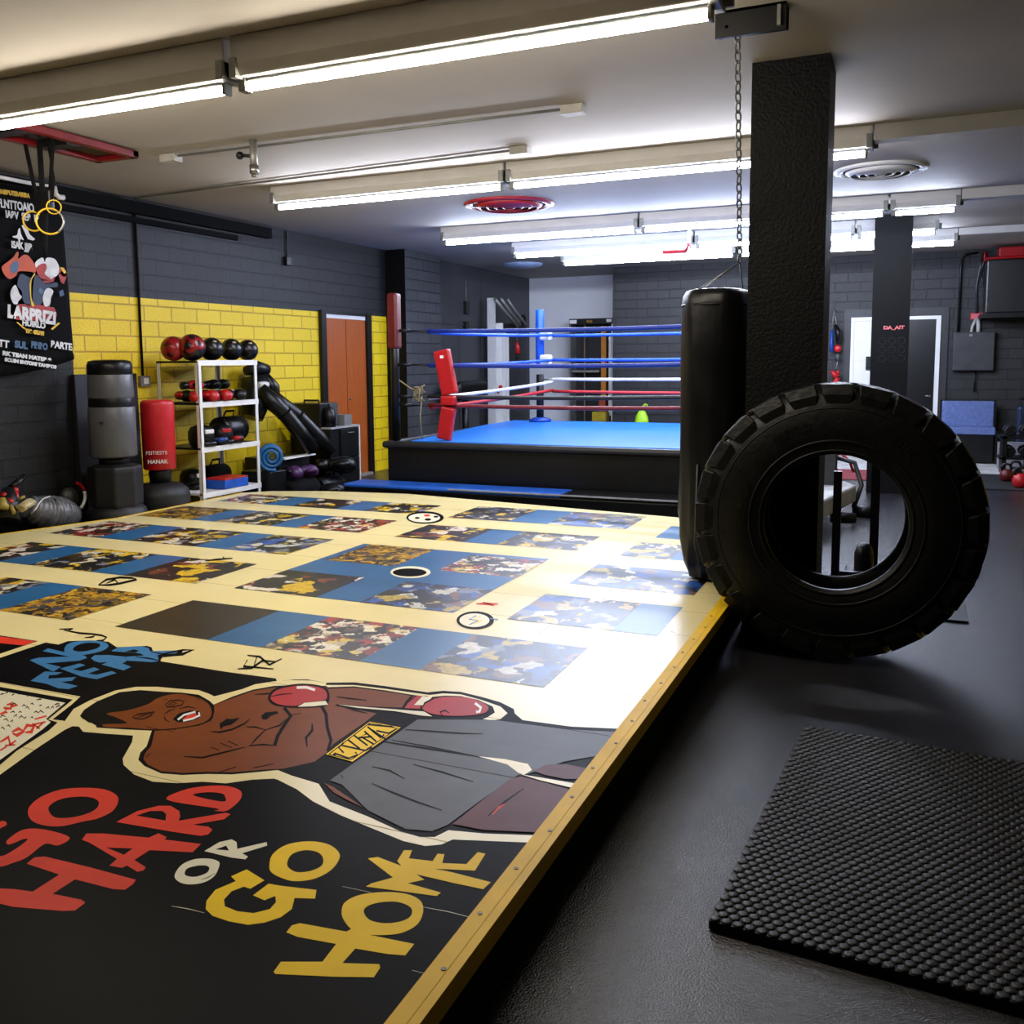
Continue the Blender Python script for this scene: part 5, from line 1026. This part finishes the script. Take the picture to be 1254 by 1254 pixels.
t = thing('hung_cable', 'pale cable hanging over the electrical box below the red sign', 'cable', p-Vector((0, 0, .2)))
b = MB(); b.tube([(p.x, Y_-.05, p.z-.03), (p.x-.05, Y_-.07, p.z-.15), (p.x-.06, Y_-.07, p.z-.27)], .02, 8); b.tube([(p.x+.02, Y_-.05, p.z-.04), (p.x+.03, Y_-.06, p.z-.16), (p.x+.03, Y_-.07, p.z-.27)], .026, 8); b.build('loop', mat('cable_pale', 'a8a8a4', .5), t)
b = MB(); b.tube([(p.x, Y_-.03, p.z+.04), (p.x-.02, Y_-.03, p.z+.4), (p.x+.02, Y_-.04, p.z+.7), (p.x+.05, Y_-.04, p.z+.9)], .016, 8); b.tube([(p.x+.01, Y_-.04, p.z+.62), (p.x+.05, Y_-.05, p.z+.5), (p.x+.07, Y_-.05, p.z+.42)], .01, 6); b.build('riser', mat('cable_dark', '2a2a2c', .4), t)
a_, c_ = aty(1209, 318, 14.7), aty(1275, 384, 14.7)
tk = thing('storage_tank', 'black box on a wall bracket with red cloth on top, upper right', 'box', (1.2, 14.9, c_.z))
MB().box((a_.x, 14.68, c_.z+.02), (a_.x+.72, 15.23, a_.z)).build('body', mat('tank_black', '1b1b1d', .35), tk, bevel=.02)
b = MB(); b.box((a_.x-.05, 14.64, c_.z-.04), (a_.x+.78, 15.25, c_.z+.02)); b.build('bracket', BLKM, tk)
b = MB(); b.box((a_.x-.02, 14.66, a_.z), (a_.x+.74, 15.1, a_.z+.03)); b.box((a_.x+.14, 14.7, a_.z+.03), (a_.x+.76, 15.1, a_.z+.16)); b.build('red_cloth', REDV, tk, bevel=.014)
b = MB(); b.tube([(a_.x-.06, 15.21, a_.z-.2), (a_.x-.0, 15.21, a_.z+.1), (a_.x-.0, 15.21, 2.86)], .014, 8); b.build('hose', BLKM, tk); b = MB(); b.tube([(a_.x-.0, 15.21, 2.84), (a_.x-.0, 15.21, 2.96)], .02, 8); b.build('red_fitting', REDV, tk)
b = MB(); b.box((a_.x+.28, 15.2, a_.z+.1), (a_.x+1.6, 15.25, 2.98)); tag(b.build('cardboard_sheet', mat('cardboard', '8a6a3c', .8)), 'tan board under the ceiling behind the red cloth at the right', 'board')
# blue padded seat
a_, c_ = aty(1154, 491, 15.0), aty(1218, 491, 15.0); zs = aty(1200, 528, 14.6).z
bs = thing('blue_bench', 'blue padded bench with upright back on black legs at the back wall', 'bench', ((a_.x+c_.x)/2, 14.8, 0))
BPAD = mat('pad_blue_grey', '5a6ca0', .6, bump=.5, bscale=20, var=.25, vscale=20)
MB().box((a_.x, 15.0, zs), (c_.x, 15.08, a_.z)).build('backrest', BPAD, bs, bevel=.012); MB().box((a_.x, 14.6, zs-.05), (c_.x, 15.0, zs+.05)).build('seat', BPAD, bs, bevel=.012)
MB().box((a_.x, 14.62, 0.02), (c_.x-.02, 15.08, zs-.05)).build('base', BLKM, bs)
for x in (a_.x-.03, c_.x): 
    b = MB(); b.box((x, 15.02, 0), (x+.03, 15.1, a_.z+.02)); b.build('side_frame', BLKM, bs)
    b = MB(); b.box((x, 14.6, 0.01), (x+.03, 14.66, zs)); b.build('leg', BLKM, bs)
# pale floor patch, dark mat, red mat
b = MB(); b.box((-1.6, 13.35, 0.001), (3.4, 15.2, .006)); tag(b.build('pale_floor_mat', mat('mat_pale', 'b8b6b4', .6)), 'pale grey mat on the floor along the back wall under the blue bench', 'mat')
b = MB(); b.box((.62, 11.8, 0.001), (3.2, 13.3, .012)); tag(b.build('floor_mat', mat('mat_dark', '1c1c1e', .6)), 'large black floor mat in front of the pale mat at right', 'mat')
b = MB(); b.box((-1.4, 12.2, 0.001), (.3, 13.3, .008)); tag(b.build('red_mat', mat('mat_red', '7a2a30', .7)), 'dark red mat on the floor at the white door', 'mat')
# kettlebells and dumbbells at the right edge
def kettlebell(p, r, m, label, hm=None):
    t = thing('kettlebell', label, 'kettlebell', p, 'kettlebells at the right edge'); p = Vector(p)
    MB().lathe([(r*.6, 0), (r*.9, r*.3), (r, r*.9), (r*.85, r*1.5), (r*.4, r*1.85), (r*.05, r*1.9)], p, n=20).build('bell', m, t)
    b = MB(); b.tube([p+Vector(v)*r for v in ((-.55, 0, 1.6), (-.7, 0, 2.1), (-.45, 0, 2.6), (0, 0, 2.7), (.45, 0, 2.6), (.7, 0, 2.1), (.55, 0, 1.6))], r*.2, 8); b.build('handle', hm or BLKM, t)
p = aty(1232, 590, 10.6)
def kb(px, py, r, m, lb): q_ = atz(px, py, 0.012); kettlebell((q_.x, q_.y, .0125), r, m, lb)
kb(1232, 589, .075, DRED, 'red kettlebell at the left front of the weights on the right'); kb(1249, 597, .085, REDV, 'red kettlebell nearest the camera at the right edge'); kb(1243, 587, .08, BLKM, 'black kettlebell behind the two red ones'); kb(1262, 600, .06, YELV, 'small yellow kettlebell cut by the right edge')
rk = thing('dumbbell_rack', 'low black rack of dumbbells at the right edge', 'rack', (1.5, 13.0, .012))
rx, ry = aty(1222, 575, 13.4).x, 13.5
for x in (rx+.03, rx+1.2): MB().box((x, ry-.2, .0125), (x+.05, ry+.2, .5)).build('side_frame', BLKM, rk)
for z in (.2, .46): MB().box((rx+.0, ry-.2, z), (rx+1.28, ry+.2, z+.03)).build('tray', BLKM, rk)
DB = mat('dumbbell_black', '121213', .3)
k_ = 0
for z in (.23, .49):
    for k in range(4):
        x = rx+.12+.17*k; t = thing('dumbbell', 'black dumbbell in the rack at the right edge', 'dumbbell', (x, ry, z), 'dumbbells in the low rack')
        for sg in (-1, 1): MB().tube([(x, ry+sg*.09, z+.068), (x, ry+sg*.17, z+.068)], .068, 8, smooth=False).build('weight', DB, t, bevel=.008)
        MB().tube([(x, ry-.09, z+.068), (x, ry+.09, z+.068)], .017, 8).build('grip', STEEL, t)
MB().box((aty(1222, 555, 14.0).x, 14.0, .006), (aty(1222, 555, 14.0).x+.3, 14.12, .36)).build('grey_case', mat('case_grey', '84848a', .6)); tag(bpy.data.objects['grey_case'], 'grey case standing behind the weights at the right', 'case')
t = thing('punching_pad', 'dark blue upright pad cut by the right edge behind the weights', 'pad', (1.8, 14.5, 0))
x = aty(1245, 520, 14.4).x; MB().box((x, 14.4, .0065), (x+.4, 14.6, aty(1245, 497, 14.4).z)).build('pad', mat('pad_navy', '14203a', .4), t, bevel=.04, seg=3); MB().box((x+.01, 14.394, .9), (x+.39, 14.4, .93)).build('seam_band', BLKM, t)
# gear hanging on hooks at the back wall, just right of the near pillar
hx_, hy_ = aty(1020, 420, 15.1).x, 15.12
t = thing('hanging_gear', 'blue, black and red boxing gear hanging by a cord near the pillar', 'boxing gear', (hx_, hy_, 1.5))
def H(px, py): return aty(px, py, hy_)
b = MB(); b.tube([H(1022, 382), H(1025, 400)], .008, 6); b.tube([H(1021, 382), H(1019, 402)], .006, 6); b.tube([H(1026, 440), H(1024, 452)], .008, 6); b.tube([(H(1022, 382).x, hy_, H(1022, 382).z), (H(1022, 382).x, 15.24, H(1022, 382).z+.02)], .012, 6); b.build('cord', GREYM, t)
b = MB(); b.tube([H(1023, 398), H(1027, 408), H(1027, 420)], [.05, .1, .07], 12, flat=.5); b.build('black_pad', BLKV, t)
b = MB(); b.tube([H(1019, 404), H(1018.5, 420), H(1019, 431)], [.03, .05, .05], 10, flat=.5); b.build('blue_glove', BLUV, t)
b = MB(); b.ball(H(1026, 427), .055, 12, (1, .6, 1)); b.build('red_glove', REDV, t)
b = MB(); b.ball(H(1026, 438), .05, 12, (.8, .5, 1.3)); b.build('grey_ball', DGREY, t)
b = MB(); b.tube([H(1018, 454), H(1025, 462)], [.02, .055], 10); b.ball(H(1026, 456), .03, 10); b.tube([H(1026, 462), H(1022, 470)], .04, 8); b.build('lower_red_glove', REDV, t)
# things seen through the tyre: sled with two posts, rowing machine
sl = thing('weight_sled', 'black steel sled with two upright posts seen through the tyre', 'sled', (-.25, 6.3, 0))
pa, pb_ = aty(1024.5, 640, 6.2), aty(1071, 640, 6.6)
MB().box((pa.x-.024, 6.18, .05), (pa.x+.024, 6.23, aty(1025, 577, 6.2).z)).build('post', BLKM, sl); MB().box((pb_.x-.027, 6.58, .05), (pb_.x+.027, 6.63, .95)).build('post', BLKM, sl)
b = MB(); b.box((-.40, 6.3, .08), (pb_.x+.05, 6.35, .125)); b.box((-.40, 6.42, .03), (pb_.x+.05, 6.46, .06)); b.build('cross_bar', BLKM, sl)
b = MB(); b.box((pa.x-.03, 6.0, 0), (pa.x+.03, 6.9, .05)); b.box((pb_.x-.03, 6.2, 0), (pb_.x+.03, 6.95, .05)); b.build('skid', BLKM, sl)
p = aty(1058, 690, 6.5); b = MB(); b.lathe([(.055, 0), (.06, .02), (.06, .22), (.045, .27), (.02, .29)], (p.x, 6.46, 0), n=14); b.build('plate_horn', BLKV, sl)
rw = thing('rowing_machine', 'pale grey rowing machine on the floor seen through the tyre', 'rowing machine', (-.75, 9, 0))
a_ = atz(1010, 640, .12); 
b = MB(); b.prism([(-.95, 8.1, .16), (-.62, 8.1, .16), (-.42, 9.2, .16), (-.52, 9.45, .16), (-.95, 9.45, .16)], (0, 0, .16)); b.build('body', mat('rower_pale', 'b8b8b6', .4), rw, bevel=.02)
b = MB(); b.box((-.95, 8.02, 0.0), (-.66, 8.2, .16)); b.build('foot', BLKM, rw)
MB().tube([(-.6, 8.75, .08), (-.4, 8.8, .07)], .05, 10).build('roller', BLKM, rw); MB().tube([(-.45, 9.3, .06), (-.25, 9.3, .06)], .06, 10).build('roller', BLKM, rw)
b = MB(); b.box((-.95, 9.1, .32), (-.6, 9.4, .62)); b.tube([(-.62, 9.4, .55), (-.45, 9.42, .5), (-.38, 9.35, .3), (-.44, 9.25, .1)], .022, 8); b.build('frame', DGREY, rw)
b = MB(); b.tube([(-.62, 9.5, .62), (-.5, 9.52, .5), (-.46, 9.5, .4)], .015, 6); b.build('red_strap', REDV, rw)
# ================================================================ camera, world, view
cam = bpy.data.cameras.new('camera'); co = bpy.data.objects.new('camera', cam); COL.objects.link(co)
cam.sensor_width = 36; cam.sensor_fit = 'HORIZONTAL'; cam.lens = 36*F_/1254; cam.shift_x = (627-PX)/1254; cam.shift_y = -(627-PY)/1254
cam.clip_start = .05; cam.clip_end = 100
B_ = -FWD
co.matrix_world = Matrix(((RGT.x, UPV.x, B_.x, POS.x), (RGT.y, UPV.y, B_.y, POS.y), (RGT.z, UPV.z, B_.z, POS.z), (0, 0, 0, 1)))
S.camera = co
w = bpy.data.worlds.new('world'); S.world = w; w.use_nodes = True
w.node_tree.nodes['Background'].inputs[0].default_value = (.5, .55, .65, 1); w.node_tree.nodes['Background'].inputs[1].default_value = .05
S.view_settings.view_transform = 'Standard'; S.view_settings.look = 'None'; S.view_settings.gamma = 1; S.view_settings.use_curve_mapping = False
S.view_settings.exposure = 1.35
